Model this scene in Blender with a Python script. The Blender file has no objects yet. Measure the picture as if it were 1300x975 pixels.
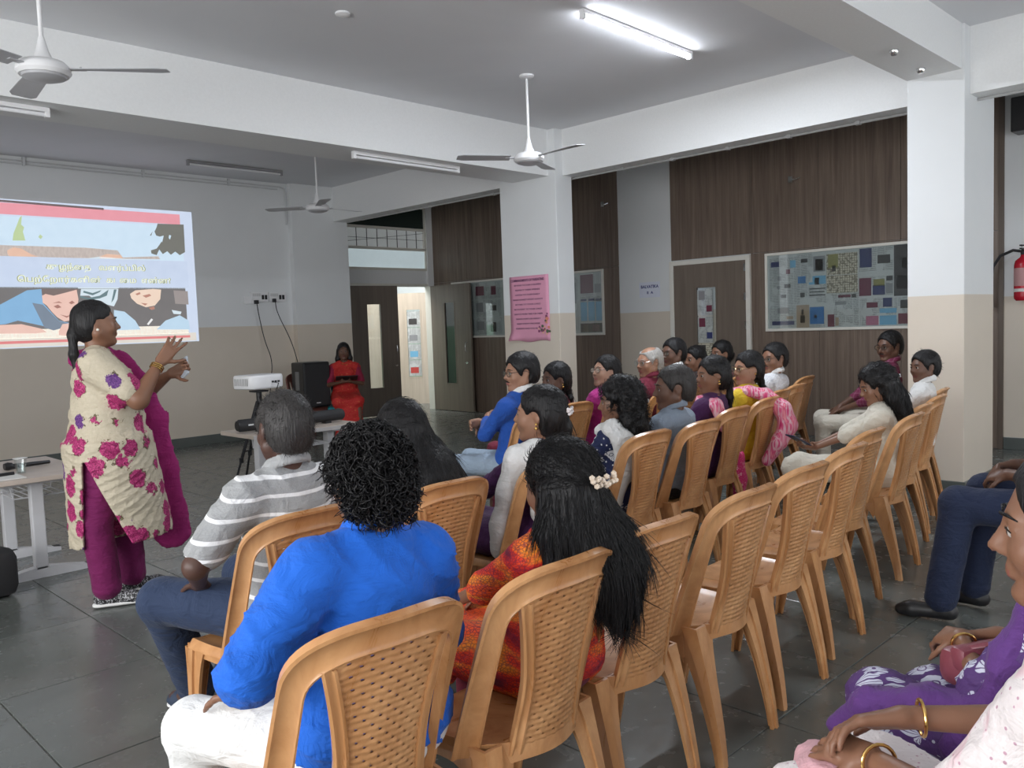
import bpy, bmesh, math, random
import numpy as np
from mathutils import Vector, Matrix
random.seed(7); rng = np.random.default_rng(7)
C = bpy.context.scene.collection
PI = math.pi

# ------------------------------------------------------------------ camera
CAM_H = 1.40
YAW, PITCH, ROLL = math.radians(45.135), math.radians(4.012), math.radians(-2.024)
F_PX = 1069.185                       # focal length in pixels of a 1300-wide frame
f0 = Vector((math.cos(YAW), math.sin(YAW), 0)); r0 = Vector((math.sin(YAW), -math.cos(YAW), 0)); u0 = Vector((0, 0, 1))
fw = f0*math.cos(PITCH) - u0*math.sin(PITCH); up_ = u0*math.cos(PITCH) + f0*math.sin(PITCH)
rt = r0*math.cos(ROLL) + up_*math.sin(ROLL); up2 = up_*math.cos(ROLL) - r0*math.sin(ROLL)
cd = bpy.data.cameras.new('camera'); cam = bpy.data.objects.new('camera', cd); C.objects.link(cam)
cd.sensor_width = 36.0; cd.sensor_fit = 'HORIZONTAL'; cd.lens = F_PX/1300*36.0; cd.clip_start = 0.05; cd.clip_end = 100
M = Matrix.Identity(4)
for i in range(3):
    M[i][0] = rt[i]; M[i][1] = up2[i]; M[i][2] = -fw[i]
M[2][3] = CAM_H
cam.matrix_world = M
bpy.context.scene.camera = cam

# ------------------------------------------------------------------ world, daylight, exposure
vs = bpy.context.scene.view_settings
vs.view_transform = 'Standard'; vs.look = 'None'; vs.gamma = 1.0; vs.use_curve_mapping = False
vs.exposure = 1.34
w = bpy.data.worlds.new('world'); bpy.context.scene.world = w; w.use_nodes = True
w.node_tree.nodes['Background'].inputs[0].default_value = (0.86, 0.92, 1.0, 1)
w.node_tree.nodes['Background'].inputs[1].default_value = 1.2

def area(name, loc, rot, sx, sy, power, col):
    l = bpy.data.lights.new(name, 'AREA'); l.shape = 'RECTANGLE'; l.size = sx; l.size_y = sy
    l.energy = power; l.color = col
    o = bpy.data.objects.new(name, l); C.objects.link(o); o.location = loc; o.rotation_euler = rot
    return o
DAY = (1.0, 0.985, 0.96)
# daylight entering by the big windows behind the camera and to its left (see wall_back, wall_left), and by the corridor
area('window_daylight', (2.0, -3.05, 1.75), (PI/2, 0, PI), 6.0, 1.6, 190, DAY)
area('window_daylight', (7.0, -3.05, 1.75), (PI/2, 0, PI), 3.2, 1.6, 110, DAY)
area('window_daylight', (-3.05, 2.0, 1.75), (PI/2, 0, -PI/2), 6.0, 1.6, 85, DAY)
area('corridor_daylight', (8.3, 12.3, 3.2), (0, 0, 0), 1.4, 1.4, 34, DAY)

# ------------------------------------------------------------------ node helpers
class NT:
    def __init__(s, name):
        s.m = bpy.data.materials.new(name); s.m.use_nodes = True; s.t = s.m.node_tree
        s.b = s.t.nodes['Principled BSDF']; s.o = s.t.nodes['Material Output']
        s._tc = None
    def n(s, typ, **kw):
        x = s.t.nodes.new(typ)
        for k, v in kw.items():
            if k.startswith('i_'):
                key = k[2:]; key = int(key) if key.isdigit() else key.replace('_', ' ')
                s.setin(x.inputs[key], v)
            else: setattr(x, k, v)
        return x
    def setin(s, sock, v):
        if isinstance(v, bpy.types.NodeSocket): s.t.links.new(v, sock)
        elif isinstance(v, bpy.types.Node): s.t.links.new(v.outputs[0], sock)
        else:
            if isinstance(v, (tuple, list)) and len(v) == 3 and sock.type == 'RGBA': v = (*v, 1)
            sock.default_value = v
    def obj(s):
        if s._tc is None: s._tc = s.n('ShaderNodeTexCoord')
        return s._tc.outputs['Object']
    def map(s, scale=(1, 1, 1), rot=(0, 0, 0), loc=(0, 0, 0), vec=None):
        return s.n('ShaderNodeMapping', i_Vector=vec or s.obj(), i_Scale=scale, i_Rotation=rot, i_Location=loc).outputs[0]
    def noise(s, scale=5, detail=3, vec=None, rough=.5, dist=0):
        return s.n('ShaderNodeTexNoise', i_Vector=vec or s.obj(), i_Scale=scale, i_Detail=detail, i_Roughness=rough, i_Distortion=dist).outputs[0]
    def vor(s, scale=5, vec=None, feature='F1', rand=1.0):
        return s.n('ShaderNodeTexVoronoi', feature=feature, i_Vector=vec or s.obj(), i_Scale=scale, i_Randomness=rand)
    def ramp(s, fac, stops, interp='LINEAR'):
        r = s.n('ShaderNodeValToRGB', i_Fac=fac); cr = r.color_ramp; cr.interpolation = interp
        while len(cr.elements) < len(stops): cr.elements.new(.5)
        for e, (p, c) in zip(cr.elements, stops):
            e.position = p; e.color = (*c, 1) if len(c) == 3 else c
        return r.outputs[0]
    def step(s, fac, a, b=None):
        b = a+.01 if b is None else b
        r = s.n('ShaderNodeMapRange', i_0=fac, i_1=a, i_2=b); return r.outputs[0]
    def mix(s, fac, a, b, mode='MIX'):
        x = s.n('ShaderNodeMix', data_type='RGBA', blend_type=mode)
        s.setin(x.inputs[0], fac); s.setin(x.inputs[6], a); s.setin(x.inputs[7], b)
        return x.outputs[2]
    def math(s, op, a, b=0.0):
        x = s.n('ShaderNodeMath', operation=op); s.setin(x.inputs[0], a); s.setin(x.inputs[1], b); return x.outputs[0]
    def sep(s, vec=None):
        return s.n('ShaderNodeSeparateXYZ', i_0=vec or s.obj()).outputs
    def bump(s, h, strength=.3, dist=.01):
        b = s.n('ShaderNodeBump', i_Height=h, i_Strength=strength, i_Distance=dist); s.setin(s.b.inputs['Normal'], b.outputs[0])
    def fin(s, col=None, rough=.6, **kw):
        if col is not None: s.setin(s.b.inputs['Base Color'], col)
        s.setin(s.b.inputs['Roughness'], rough)
        for k, v in kw.items(): s.setin(s.b.inputs[k.replace('_', ' ')], v)
        return s.m
MC = {}
def plain(name, col, rough=.5, metal=0, bump=0, bscale=80, emit=0, sheen=0):
    key = (name, col, rough, metal, bump, emit)
    if key in MC: return MC[key]
    t = NT(name)
    nz = t.noise(bscale if bump else 12, 3)
    c = t.mix(.12, col, t.mix(nz, tuple(k*.55 for k in col), tuple(min(1, k*1.35) for k in col)))
    if bump: t.bump(nz, bump, .004)
    t.fin(c, rough, Metallic=metal)
    if emit: t.setin(t.b.inputs['Emission Color'], col); t.setin(t.b.inputs['Emission Strength'], emit)
    MC[key] = t.m
    return t.m

# ------------------------------------------------------------------ object helpers
def link(o, parent=None):
    C.objects.link(o)
    if parent: o.parent = parent
    return o
def tag(o, label=None, cat=None, group=None, kind=None):
    if label: o['label'] = label
    if cat: o['category'] = cat
    if group: o['group'] = group
    if kind: o['kind'] = kind
    return o
def thing(name, label, cat, loc=(0, 0, 0), rz=0, group=None):
    o = bpy.data.objects.new(name, None); o.empty_display_size = .1; link(o); o.location = loc; o.rotation_euler = (0, 0, rz)
    return tag(o, label, cat, group)
def copy_tree(o, parent=None):
    c = o.copy(); C.objects.link(c); c.parent = parent
    for ch in o.children: copy_tree(ch, c)
    return c
class MB:
    """collects shapes in one bmesh; every add takes a material index"""
    def __init__(s): s.bm = bmesh.new()
    def _mi(s, fs, mi):
        for f in fs: f.material_index = mi
    def box(s, lo, hi, mi=0, bev=0, rot=None, piv=None):
        lo = Vector(lo); hi = Vector(hi); c = (lo+hi)/2; d = hi-lo
        r = bmesh.ops.create_cube(s.bm, size=1, matrix=Matrix.Translation(c) @ Matrix.Diagonal((*d, 1)))
        vs_ = r['verts']; fs = list({f for v in vs_ for f in v.link_faces})
        s._mi(fs, mi)
        if bev:
            es = list({e for v in vs_ for e in v.link_edges})
            q = bmesh.ops.bevel(s.bm, geom=es, offset=bev, segments=2, affect='EDGES', profile=.5)
            vs_ = list({v for f in q['faces'] for v in f.verts} | {v for v in vs_ if v.is_valid}); s._mi(q['faces'], mi)
        if rot is not None:
            bmesh.ops.rotate(s.bm, verts=vs_, cent=piv if piv is not None else c, matrix=rot)
        return vs_
    def tube(s, pts, r, n=10, mi=0, cap=True, closed=False, flat=None):
        pts = [Vector(p) for p in pts]; N = len(pts)
        rs = r if isinstance(r, (list, tuple)) else [r]*N
        rings = []; ref = None
        for i, p in enumerate(pts):
            if closed: t = (pts[(i+1) % N]-pts[i-1])
            else: t = (pts[min(i+1, N-1)]-pts[max(i-1, 0)])
            t = t.normalized() if t.length > 1e-9 else Vector((0, 0, 1))
            if ref is None: ref = t.orthogonal().normalized()
            ref = ref - t*ref.dot(t); ref = ref.normalized() if ref.length > 1e-6 else t.orthogonal().normalized()
            b = t.cross(ref)
            rings.append([s.bm.verts.new(p + (ref*math.cos(a)+b*math.sin(a)*(flat or 1))*rs[i]) for a in [2*PI*k/n for k in range(n)]])
        fs = []
        for i in range(N if closed else N-1):
            A, B = rings[i], rings[(i+1) % N]
            for k in range(n): fs.append(s.bm.faces.new((A[k], A[(k+1) % n], B[(k+1) % n], B[k])))
        if cap and not closed: fs += [s.bm.faces.new(rings[0][::-1]), s.bm.faces.new(rings[-1])]
        s._mi(fs, mi); return fs
    def lathe(s, prof, n=24, mi=0, cen=(0, 0, 0), axis=None):
        cen = Vector(cen); rings = []
        for r, z in prof:
            rings.append([s.bm.verts.new(Vector((r*math.cos(2*PI*k/n), r*math.sin(2*PI*k/n), z))) for k in range(n)])
        fs = []
        for A, B in zip(rings, rings[1:]):
            for k in range(n): fs.append(s.bm.faces.new((A[k], A[(k+1) % n], B[(k+1) % n], B[k])))
        fs += [s.bm.faces.new(rings[0][::-1]), s.bm.faces.new(rings[-1])]
        vs_ = [v for r_ in rings for v in r_]
        if axis is not None: bmesh.ops.transform(s.bm, verts=vs_, matrix=Vector((0, 0, 1)).rotation_difference(Vector(axis)).to_matrix().to_4x4())
        bmesh.ops.translate(s.bm, verts=vs_, vec=cen)
        s._mi(fs, mi); return fs
    def prism(s, poly, fn, th, mi=0):
        """poly: 2-d points; fn(a,b,depth)->3-d point"""
        A = [s.bm.verts.new(fn(a, b, 0)) for a, b in poly]; B = [s.bm.verts.new(fn(a, b, th)) for a, b in poly]
        n = len(poly); fs = [s.bm.faces.new(A), s.bm.faces.new(B[::-1])]
        for k in range(n): fs.append(s.bm.faces.new((A[k], B[k], B[(k+1) % n], A[(k+1) % n])))
        s._mi(fs, mi); return fs
    def mesh(s, name, mats, smooth=False, angle=40):
        bmesh.ops.recalc_face_normals(s.bm, faces=s.bm.faces)
        me = bpy.data.meshes.new(name); s.bm.to_mesh(me); s.bm.free()
        for m in (mats if isinstance(mats, (list, tuple)) else [mats]): me.materials.append(m)
        if smooth:
            me.shade_smooth()
            me.set_sharp_from_angle(angle=math.radians(angle))
        return me
    def build(s, name, mats, parent=None, smooth=False, angle=40, loc=None):
        o = bpy.data.objects.new(name, s.mesh(name, mats, smooth, angle)); link(o, parent)
        if loc: o.location = loc
        return o
def struct(name, mb, mats, parent=None, smooth=False, kind='structure'):
    o = mb.build(name, mats, parent, smooth)
    if parent is None: o['kind'] = kind
    return o
def bxo(name, lo, hi, mat, parent=None, bev=0, kind=None, smooth=False):
    mb = MB(); mb.box(lo, hi, bev=bev); o = mb.build(name, mat, parent, smooth)
    if kind: o['kind'] = kind
    return o
# ------------------------------------------------------------------ materials of the room
def wall_paint(name, up, low, split=1.507):
    t = NT(name); z = t.sep()[2]
    nz = t.noise(2.2, 4); fine = t.noise(90, 2)
    c = t.mix(t.step(z, split-.003, split+.003), low, up)
    c = t.mix(.10, c, t.mix(nz, (.30, .29, .27), (1, 1, 1)))
    t.bump(fine, .06, .003)
    return t.fin(c, t.ramp(z, [(0, (.32,)*3), (1, (.5,)*3)]))
M_wall = wall_paint('white_over_beige_paint', (.76, .78, .79), (.66, .58, .48))
M_white = plain('white_wall_paint', (.80, .81, .81), .6, bump=.05, bscale=60)
M_ceil = (lambda t: (t.bump(t.noise(30, 3), .05, .004), t.fin(t.mix(t.noise(.7, 5, dist=1.2), (.66, .67, .70), (.78, .79, .81)), .7))[1])(NT('ceiling_paint'))
def wood(name, a, b, sx=26, sy=26, sz=.9):
    t = NT(name); v = t.map((sx, sy, sz))
    n1 = t.noise(1.0, 6, vec=v, rough=.62, dist=.6); n2 = t.noise(5.0, 2, vec=v)
    c = t.mix(t.ramp(n1, [(.3, (0, 0, 0)), (.72, (1, 1, 1))]), a, b)
    c = t.mix(t.math('MULTIPLY', n2, .35), c, tuple(k*.55 for k in a))
    t.bump(n1, .05, .002)
    return t.fin(c, .42)
M_wood = wood('brown_wood_laminate', (.13, .092, .070), (.27, .205, .16))
M_door = wood('grey_brown_door_laminate', (.15, .118, .092), (.215, .172, .138), 18, 18, .8)
M_doorlight = wood('pale_door_laminate', (.52, .43, .34), (.66, .56, .46), 18, 18, .8)
M_frame = plain('cream_metal_frame', (.74, .72, .66), .4)
M_skirt = (lambda t: (t.fin(t.mix(t.noise(4, 6), (.075, .085, .08), (.13, .145, .135)), .3)))(NT('dark_green_stone_skirting'))
def stone():
    t = NT('dark_kota_stone')
    oi = t.n('ShaderNodeObjectInfo').outputs['Random']
    tc = t.n('ShaderNodeNewGeometry').outputs['Position']
    n1 = t.noise(1.6, 6, vec=tc, rough=.6, dist=.5); n2 = t.noise(14, 5, vec=tc); n3 = t.noise(120, 2, vec=tc)
    c = t.mix(t.ramp(n1, [(.3, (0,)*3), (.7, (1,)*3)]), (.092, .102, .096), (.145, .157, .147))
    c = t.mix(t.math('MULTIPLY', oi, .30), c, (.14, .145, .135))
    c = t.mix(t.math('MULTIPLY', t.ramp(n2, [(.40, (0,)*3), (.9, (1,)*3)]), .22), c, (.15, .155, .145))
    t.bump(t.math('ADD', t.math('MULTIPLY', n2, .7), t.math('MULTIPLY', n3, .3)), .10, .004)
    return t.fin(c, t.ramp(n2, [(.3, (.20,)*3), (.8, (.32,)*3)]), Specular_IOR_Level=.55)
M_stone = stone()
M_grout = plain('pale_grout', (.16, .16, .145), .8)
M_glass = (lambda t: t.fin((.85, .9, .9), .03, Transmission_Weight=1.0, IOR=1.12, Alpha=1.0))(NT('clear_glass'))
def thin_glass(name, tint, alpha):
    t = NT(name); tr = t.n('ShaderNodeBsdfTransparent', i_Color=tint); gl = t.n('ShaderNodeBsdfGlossy', i_Color=(1, 1, 1), i_Roughness=.04)
    mx = t.n('ShaderNodeMixShader'); t.setin(mx.inputs[0], alpha); t.t.links.new(tr.outputs[0], mx.inputs[1]); t.t.links.new(gl.outputs[0], mx.inputs[2])
    t.t.links.new(mx.outputs[0], t.o.inputs[0]); return t.m
M_pane = thin_glass('window_pane_glass', (.93, .96, .96), .10)
M_dark_pane = thin_glass('dark_tinted_glass', (.10, .14, .13), .08)
M_chrome = plain('chrome', (.75, .75, .75), .18, 1)
M_black = plain('black_plastic', (.012, .012, .014), .35)
M_blackm = plain('matt_black', (.02, .02, .022), .7)
M_whitep = plain('white_plastic', (.82, .82, .83), .35)

# ------------------------------------------------------------------ grid of the building (metres; camera stands at 0,0)
XC, XCO = 6.71, 7.41; BX0, BX1 = 6.83, 7.10
YW = 10.46; YE = 11.18; XW = 9.30; ZC = 3.44; ZB = 2.96
YA0, YA1 = 6.09, 6.62

# floor: slab and stone tiles
fl = bxo('floor', (-3.2, -3.3, -.08), (12.0, 16.0, -.006), M_grout); fl['kind'] = 'structure'
tile_meshes = []
for k in range(4):
    mb = MB(); mb.box((-.2975, -.3875, -.02), (.2975, .3875, 0), bev=.0022)
    tile_meshes.append(mb.mesh('stone_tile', M_stone))
tx = [1.41+.60*i for i in range(-7, 15)]; ty = [1.385+.78*j for j in range(-6, 14)]
cnt = 0
for i, x in enumerate(tx):
    for j, y in enumerate(ty):
        xx, yy = x+.3, y+.39
        if xx > 9.2 or yy > 11.6: continue
        # keep what the camera can see, plus a margin
        d = Vector((xx, yy, -1.4)); z = d.dot(fw)
        if z < .4 or abs(d.dot(rt)/z) > .85 or d.dot(up2)/z < -.75: continue
        if cnt >= 296: continue
        o = bpy.data.objects.new('stone_tile', tile_meshes[(i*7+j*3) % 4]); link(o, fl)
        o.location = (xx, yy, random.uniform(-.0012, .0004)); o.rotation_euler = (random.uniform(-.0006, .0006), random.uniform(-.0006, .0006), 0)
        cnt += 1
# the remaining floor is one stone bed, level with the tiles
mb = MB()
for i, x in enumerate(tx):
    for j, y in enumerate(ty):
        xx, yy = x+.3, y+.39
        d = Vector((xx, yy, -1.4)); z = d.dot(fw)
        vis = not (xx > 9.2 or yy > 11.6 or z < .4 or abs(d.dot(rt)/z) > .85 or d.dot(up2)/z < -.75)
        if not vis and xx > -3: mb.box((xx-.2975, yy-.3875, -.02), (xx+.2975, yy+.3875, 0))
mb.box((9.5, -3, -.02), (12, 16, -.001)); mb.box((6.6, 11.9, -.02), (9.5, 16, -.0005))
o = mb.build('outer_stone_tiles', M_stone, fl); o['kind'] = 'stuff'

ce = bxo('ceiling', (-3.2, -3.3, ZC), (9.6, 11.3, ZC+.15), M_ceil, kind='structure')
# walls
mb = MB(); mb.box((-3.2, YW, 0), (BX1-.02, YW+.22, ZC)); mb.box((6.16, YW-.10, 0), (7.06, YW, ZC)); mb.box((6.80, YW+.22, 0), (BX1-.02, YE, ZC))
struct('wall_front', mb, M_wall)
mb = MB(); mb.box((-3.2, YW-.018, 0), (6.15, YW-.001, .12), bev=.004); mb.box((6.145, YW-.118, 0), (7.07, YW-.101, .12), bev=.004)
struct('baseboard_front', mb, M_skirt)
# wall at the end of the corridor, with the double door
mb = MB(); mb.box((6.9, YE, 0), (7.55, YE+.14, ZC)); mb.box((9.27, YE, 0), (9.6, YE+.14, ZC)); mb.box((7.55, YE, 2.10), (9.27, YE+.14, 2.36)); mb.box((7.55, YE, 3.43), (9.27, YE+.14, ZC))
mb.box((9.17, YE-.05, 2.10), (9.30, YE, 3.44))
struct('wall_end', mb, M_white)
# right wall: painted and panelled bays (panels are parts)
wr = MB(); wr.box((XW+.02, -3.3, 0), (XW+.2, 11.3, ZC)); wr.box((XW, 6.32, 0), (XW+.02, 7.18, ZC)); wr.box((XW, -3.3, 0), (XW+.02, 2.46, ZC))
wr = struct('wall_right', wr, M_wall)
def panel(y0, y1, z0, z1): bxo('wood_panel', (XW-.012, y0+.002, z0+.002), (XW+.019, y1-.002, z1-.002), M_wood, wr, bev=.002)
for y0, y1 in ((7.18, 8.40), (8.40, 9.35), (9.35, 10.3), (10.3, 11.13)):
    panel(y0, y1, 2.155, ZC); panel(y0, y1, 0, 2.155)
for y0, y1 in ((5.18, 6.32),): panel(y0, y1, 2.155, ZC)
bxo('wood_filler', (XW-.012, 5.162, 0), (XW+.019, 5.178, ZC), M_wood, wr)
for y0, y1 in ((4.33, 5.16), (3.43, 4.33), (2.50, 3.43)):
    panel(y0, y1, 2.155, ZC); panel(y0, y1, 0, 2.155)
bxo('edge_strip', (XW-.02, 2.455, 0), (XW+.01, 2.50, ZC), plain('brown_edge', (.12, .09, .07), .5), wr)
bxo('skirting', (XW-.015, -3.3, 0), (XW-.0005, 2.45, .12), M_skirt, wr, bev=.004)
# beams and columns
mb = MB(); mb.box((-3.2, YA0, ZB), (XC+.01, YA1, ZC)); struct('trim_1', mb, M_white)
mb = MB(); mb.box((BX0, -3.3, ZB), (BX1, YW-.05, ZC)); struct('trim_2', mb, M_white)
mb = MB(); mb.box((-3.2, 2.05, 3.12), (XC+.01, 2.43, ZC)); struct('trim_3', mb, M_white)
def column(name, x0, x1, y0, y1):
    mb = MB(); mb.box((x0, y0, 0), (x1, y1, ZC), bev=.006); o = struct(name, mb, M_wall)
    mb = MB(); mb.box((x0-.015, y0-.015, 0), (x1+.015, y1+.015, .12), bev=.004); mb.build('skirting', M_skirt, o)
column('wall_column_far', XC, 6.97, 5.99, 6.83)
column('wall_column_near', XC, XCO, 2.03, 2.43)
# walls with windows behind and to the left of the camera
mb = MB()
mb.box((-3.3, -3.3, 0), (9.6, -3.15, .9)); mb.box((-3.3, -3.3, 2.6), (9.6, -3.15, ZC))
for x0, x1 in ((-3.3, -1.1), (5.1, 5.4), (8.6, 9.6)): mb.box((x0, -3.3, .9), (x1, -3.15, 2.6))
struct('wall_back', mb, M_wall)
mb = MB(); mb.box((-3.35, -3.3, 0), (-3.2, 10.6, .9)); mb.box((-3.35, -3.3, 2.6), (-3.2, 10.6, ZC))
for y0, y1 in ((-3.3, -1.1), (5.1, 10.6)): mb.box((-3.35, y0, .9), (-3.2, y1, 2.6))
struct('wall_left', mb, M_wall)

# beyond the doorway: lit corridor
M_green = wall_paint('white_over_green_paint', (.85, .88, .90), (.42, .62, .47), 1.42)
mb = MB(); mb.box((6.9, 14.2, 0), (10.6, 14.3, 3.6)); mb.box((6.8, YE+.14, 0), (6.9, 14.3, 3.6)); mb.box((10.5, YE+.14, 0), (10.6, 14.3, 3.6)); mb.box((6.8, YE+.14, 3.5), (10.6, 14.3, 3.6))
struct('wall_corridor', mb, M_green)

# newspaper print
M_paper = plain('newsprint', (.56, .57, .56), .8)
def newsmat():
    t = NT('newsprint_text'); v = t.map((1, 1, 1)); s = t.sep(v)
    rows = t.math('FRACT', t.math('MULTIPLY', s[2], 75)); col = t.math('FRACT', t.math('MULTIPLY', t.math('ADD', s[0], s[1]), 11.5))
    ink = t.math('MULTIPLY', t.step(rows, .55, .6), t.step(col, .08, .10)); nz = t.step(t.noise(160, 1), .40, .5)
    blk = t.step(t.noise(9, 0), .36, .40)
    ink = t.math('MULTIPLY', t.math('MULTIPLY', ink, nz), blk)
    return t.fin(t.mix(ink, (.56, .57, .56), (.13, .13, .14)), .8)
M_news = newsmat()
def gridmat():
    t = NT('newsprint_puzzle_grid'); s = t.sep()
    a = t.step(t.math('FRACT', t.math('MULTIPLY', s[1], 38)), .18, .2); b = t.step(t.math('FRACT', t.math('MULTIPLY', s[2], 38)), .18, .2)
    nz = t.step(t.noise(38, 0), .55, .56)
    g = t.math('MULTIPLY', t.math('MULTIPLY', a, b), t.math('SUBTRACT', 1, t.math('MULTIPLY', nz, .9)))
    return t.fin(t.mix(g, (.22, .18, .13), (.66, .60, .48)), .8)
M_grid = gridmat()
PRN = [plain('print_'+n, c, .7) for n, c in (('navy', (.03, .04, .14)), ('blue', (.03, .17, .42)), ('sky', (.17, .42, .62)), ('maroon', (.16, .03, .06)), ('dark', (.05, .045, .045)), ('tan', (.38, .28, .20)), ('red', (.5, .06, .05)), ('rose', (.45, .16, .25)), ('olive', (.28, .26, .08)), ('grey', (.26, .26, .27)))]
def sheet(parent, y0, y1, z0, z1, pics, base=None, x=None, k=0):
    """one newspaper sheet on the wood wall; pics = (u0,u1,v0,v1,print index) in sheet fractions, u runs left to right as seen"""
    x = XW-.016-.0012*(k % 4) if x is None else x
    mb = MB(); yy = lambda u: y1+(y0-y1)*u; zz = lambda v: z0+(z1-z0)*v
    mb.box((x-.0008, y0, z0), (x, y1, z1), 0)
    for (a, b, c, d, m) in pics: mb.box((x-.0016, yy(b), zz(c)), (x-.0004, yy(a), zz(d)), 1+m)
    return mb.build('newspaper_sheet', [base or M_news]+PRN, parent)
def board(label, y0, y1, z0, z1, x=XW-.012, rnd=None):
    b = thing('notice_board', label, 'notice board', (0, 0, 0))
    w_ = .03
    for lo, hi in (((x-.03, y0, z0), (x, y1, z0+w_)), ((x-.03, y0, z1-w_), (x, y1, z1)), ((x-.03, y0, z0+w_), (x, y0+w_, z1-w_)), ((x-.03, y1-w_, z0+w_), (x, y1, z1-w_))):
        bxo('frame_rail', lo, hi, M_frame, b, bev=.003)
    bxo('backing', (x-.004, y0+.01, z0+.01), (x, y1-.01, z1-.01), M_paper, b)
    bxo('glass_pane', (x-.022, y0+.02, z0+.02), (x-.020, y1-.02, z1-.02), M_pane, b)
    return b
b1 = board('large glazed notice board of newspaper pages on the wood wall beside the near pillar', 2.80, 4.985, 1.215, 2.135)
PY0, PZ0 = 4.98, 1.22
def fr(px, py): # crop coordinates of the large board -> wall y, z
    return 4.955-(px-105)/(1262-105)*(4.955-3.345), 1.245+(765-py)/(765-150)*(.86) if px < 400 else 1.245+(758-py)/(758-100)*(.86)
def sh(px0, py0, px1, py1, pics, base=None, k=0):
    ya, zt = fr(px0, py0); yb, zb = fr(px1, py1); ya2, zb = fr(px0, py1) if False else (ya, fr(px1, py1)[1])
    sheet(b1, yb, ya, zb, min(zt, 2.10), pics, base, k=k)
sh(120, 175, 368, 370, [(.05, .36, .62, .85, 0), (.75, .95, .55, .86, 2), (.60, .75, .30, .50, 3), (.3, .42, .03, .22, 9)], k=0)
sh(368, 160, 500, 360, [(.25, .7, .7, .84, 4)], k=1)
sh(120, 375, 362, 565, [(.55, .78, .72, .9, 4), (.42, .62, .3, .44, 4), (.28, .4, .7, .82, 9)], k=2)
sh(365, 330, 462, 550, [(.1, .8, .72, .96, 1), (.3, .7, .25, .4, 4)], k=3)
sh(120, 570, 352, 755, [(.08, .94, .10, .28, 0), (.3, .75, .62, .9, 9), (.64, .9, .36, .50, 5)], k=0)
sh(358, 575, 470, 755, [(0, 1, 0, 1, 5), (.3, .66, .22, .55, 4), (.4, .56, .58, .80, 4)], k=1)
sh(472, 572, 600, 755, [(.03, .97, .16, .98, 1), (.3, .5, .45, .6, 9)], k=2)
sh(505, 135, 612, 275, [(.05, .97, .02, .98, 9), (.2, .8, .1, .8, 4)], k=3)
sh(466, 305, 616, 540, [(.02, .98, .68, .99, 2), (.35, .6, .66, .92, 9), (.05, .95, .5, .54, 4), (.05, .9, .38, .42, 4), (.05, .95, .26, .30, 4)], k=0)
sh(620, 130, 872, 310, [(.05, .38, .35, .98, 8), (.18, .3, .18, .45, 4)], M_grid, k=1)
sh(620, 315, 872, 465, [], M_grid, k=2)
sh(625, 468, 880, 620, [(.35, .75, .75, .9, 3), (.78, .92, .72, .92, 4), (.25, .6, .35, .55, 9)], k=3)
sh(625, 620, 880, 752, [(.0, .22, 0, .8, 3), (.25, .36, .05, .6, 5)], k=0)
sh(884, 105, 1145, 300, [(.02, .38, .18, .98, 0), (.55, .92, .30, .66, 4)], k=1)
sh(884, 345, 1148, 505, [(.0, .36, .02, .95, 3), (.40, .76, .05, .55, 0), (.42, .75, .5, .85, 8), (.8, .98, .75, .98, 4), (.78, .98, .1, .6, 9)], k=2)
sh(1152, 95, 1262, 515, [(0, 1, 0, 1, 4), (.15, 1, .14, .40, 9), (.55, .9, .55, .75, 5)], k=3)
sh(890, 525, 1176, 752, [(.18, .48, .66, .86, 3), (.62, .86, .68, 1, 0), (.16, .5, .02, .36, 7), (.53, .98, .02, .36, 2), (.53, .98, .45, .62, 2)], k=0)
sh(1182, 525, 1262, 752, [(.0, 1, .05, .42, 3), (.2, .9, .6, .9, 4)], k=1)
sheet(b1, 2.9, 3.3, 1.27, 1.7, [(.1, .9, .5, .9, 1)]); sheet(b1, 2.9, 3.3, 1.72, 2.08, [(.1, .5, .5, .9, 3)])
b2 = board('narrow glazed notice board with blue brochures between the far column and painted wall', 7.44, 8.30, 1.215, 2.135)
sheet(b2, 7.62, 7.87, 1.78, 2.09, [(.0, .95, .1, .95, 3), ], k=1); sheet(b2, 7.47, 7.62, 1.78, 2.09, [(.1, .8, .1, .5, 9)], k=2)
for q in range(3):
    sheet(b2, 7.47+.14*q, 7.60+.14*q, 1.40, 1.76, [(.05, .95, .05, .8, 2), (.1, .9, .84, .92, 0)], k=q)
sheet(b2, 7.47, 7.89, 1.25, 1.39, [(.02, .98, .05, .95, 4), (.12, .35, .1, .85, 5), (.55, .85, .15, .8, 7)], k=3)
sheet(b2, 7.92, 8.25, 1.3, 2.05, [(.1, .9, .5, .9, 9)], k=1)
b3 = board('glazed notice board of newspapers behind the open door leaf and far column', 8.6, 10.66, 1.215, 2.135)
q = 0
for yy in (9.5, 9.82, 10.14):
    for zz in (1.27, 1.55, 1.83):
        sheet(b3, yy, yy+.3, zz, zz+.26, [(random.uniform(.1, .3), random.uniform(.5, .8), random.uniform(.1, .4), random.uniform(.6, .9), random.choice([4, 9, 9, 3]))], k=q); q += 1

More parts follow.
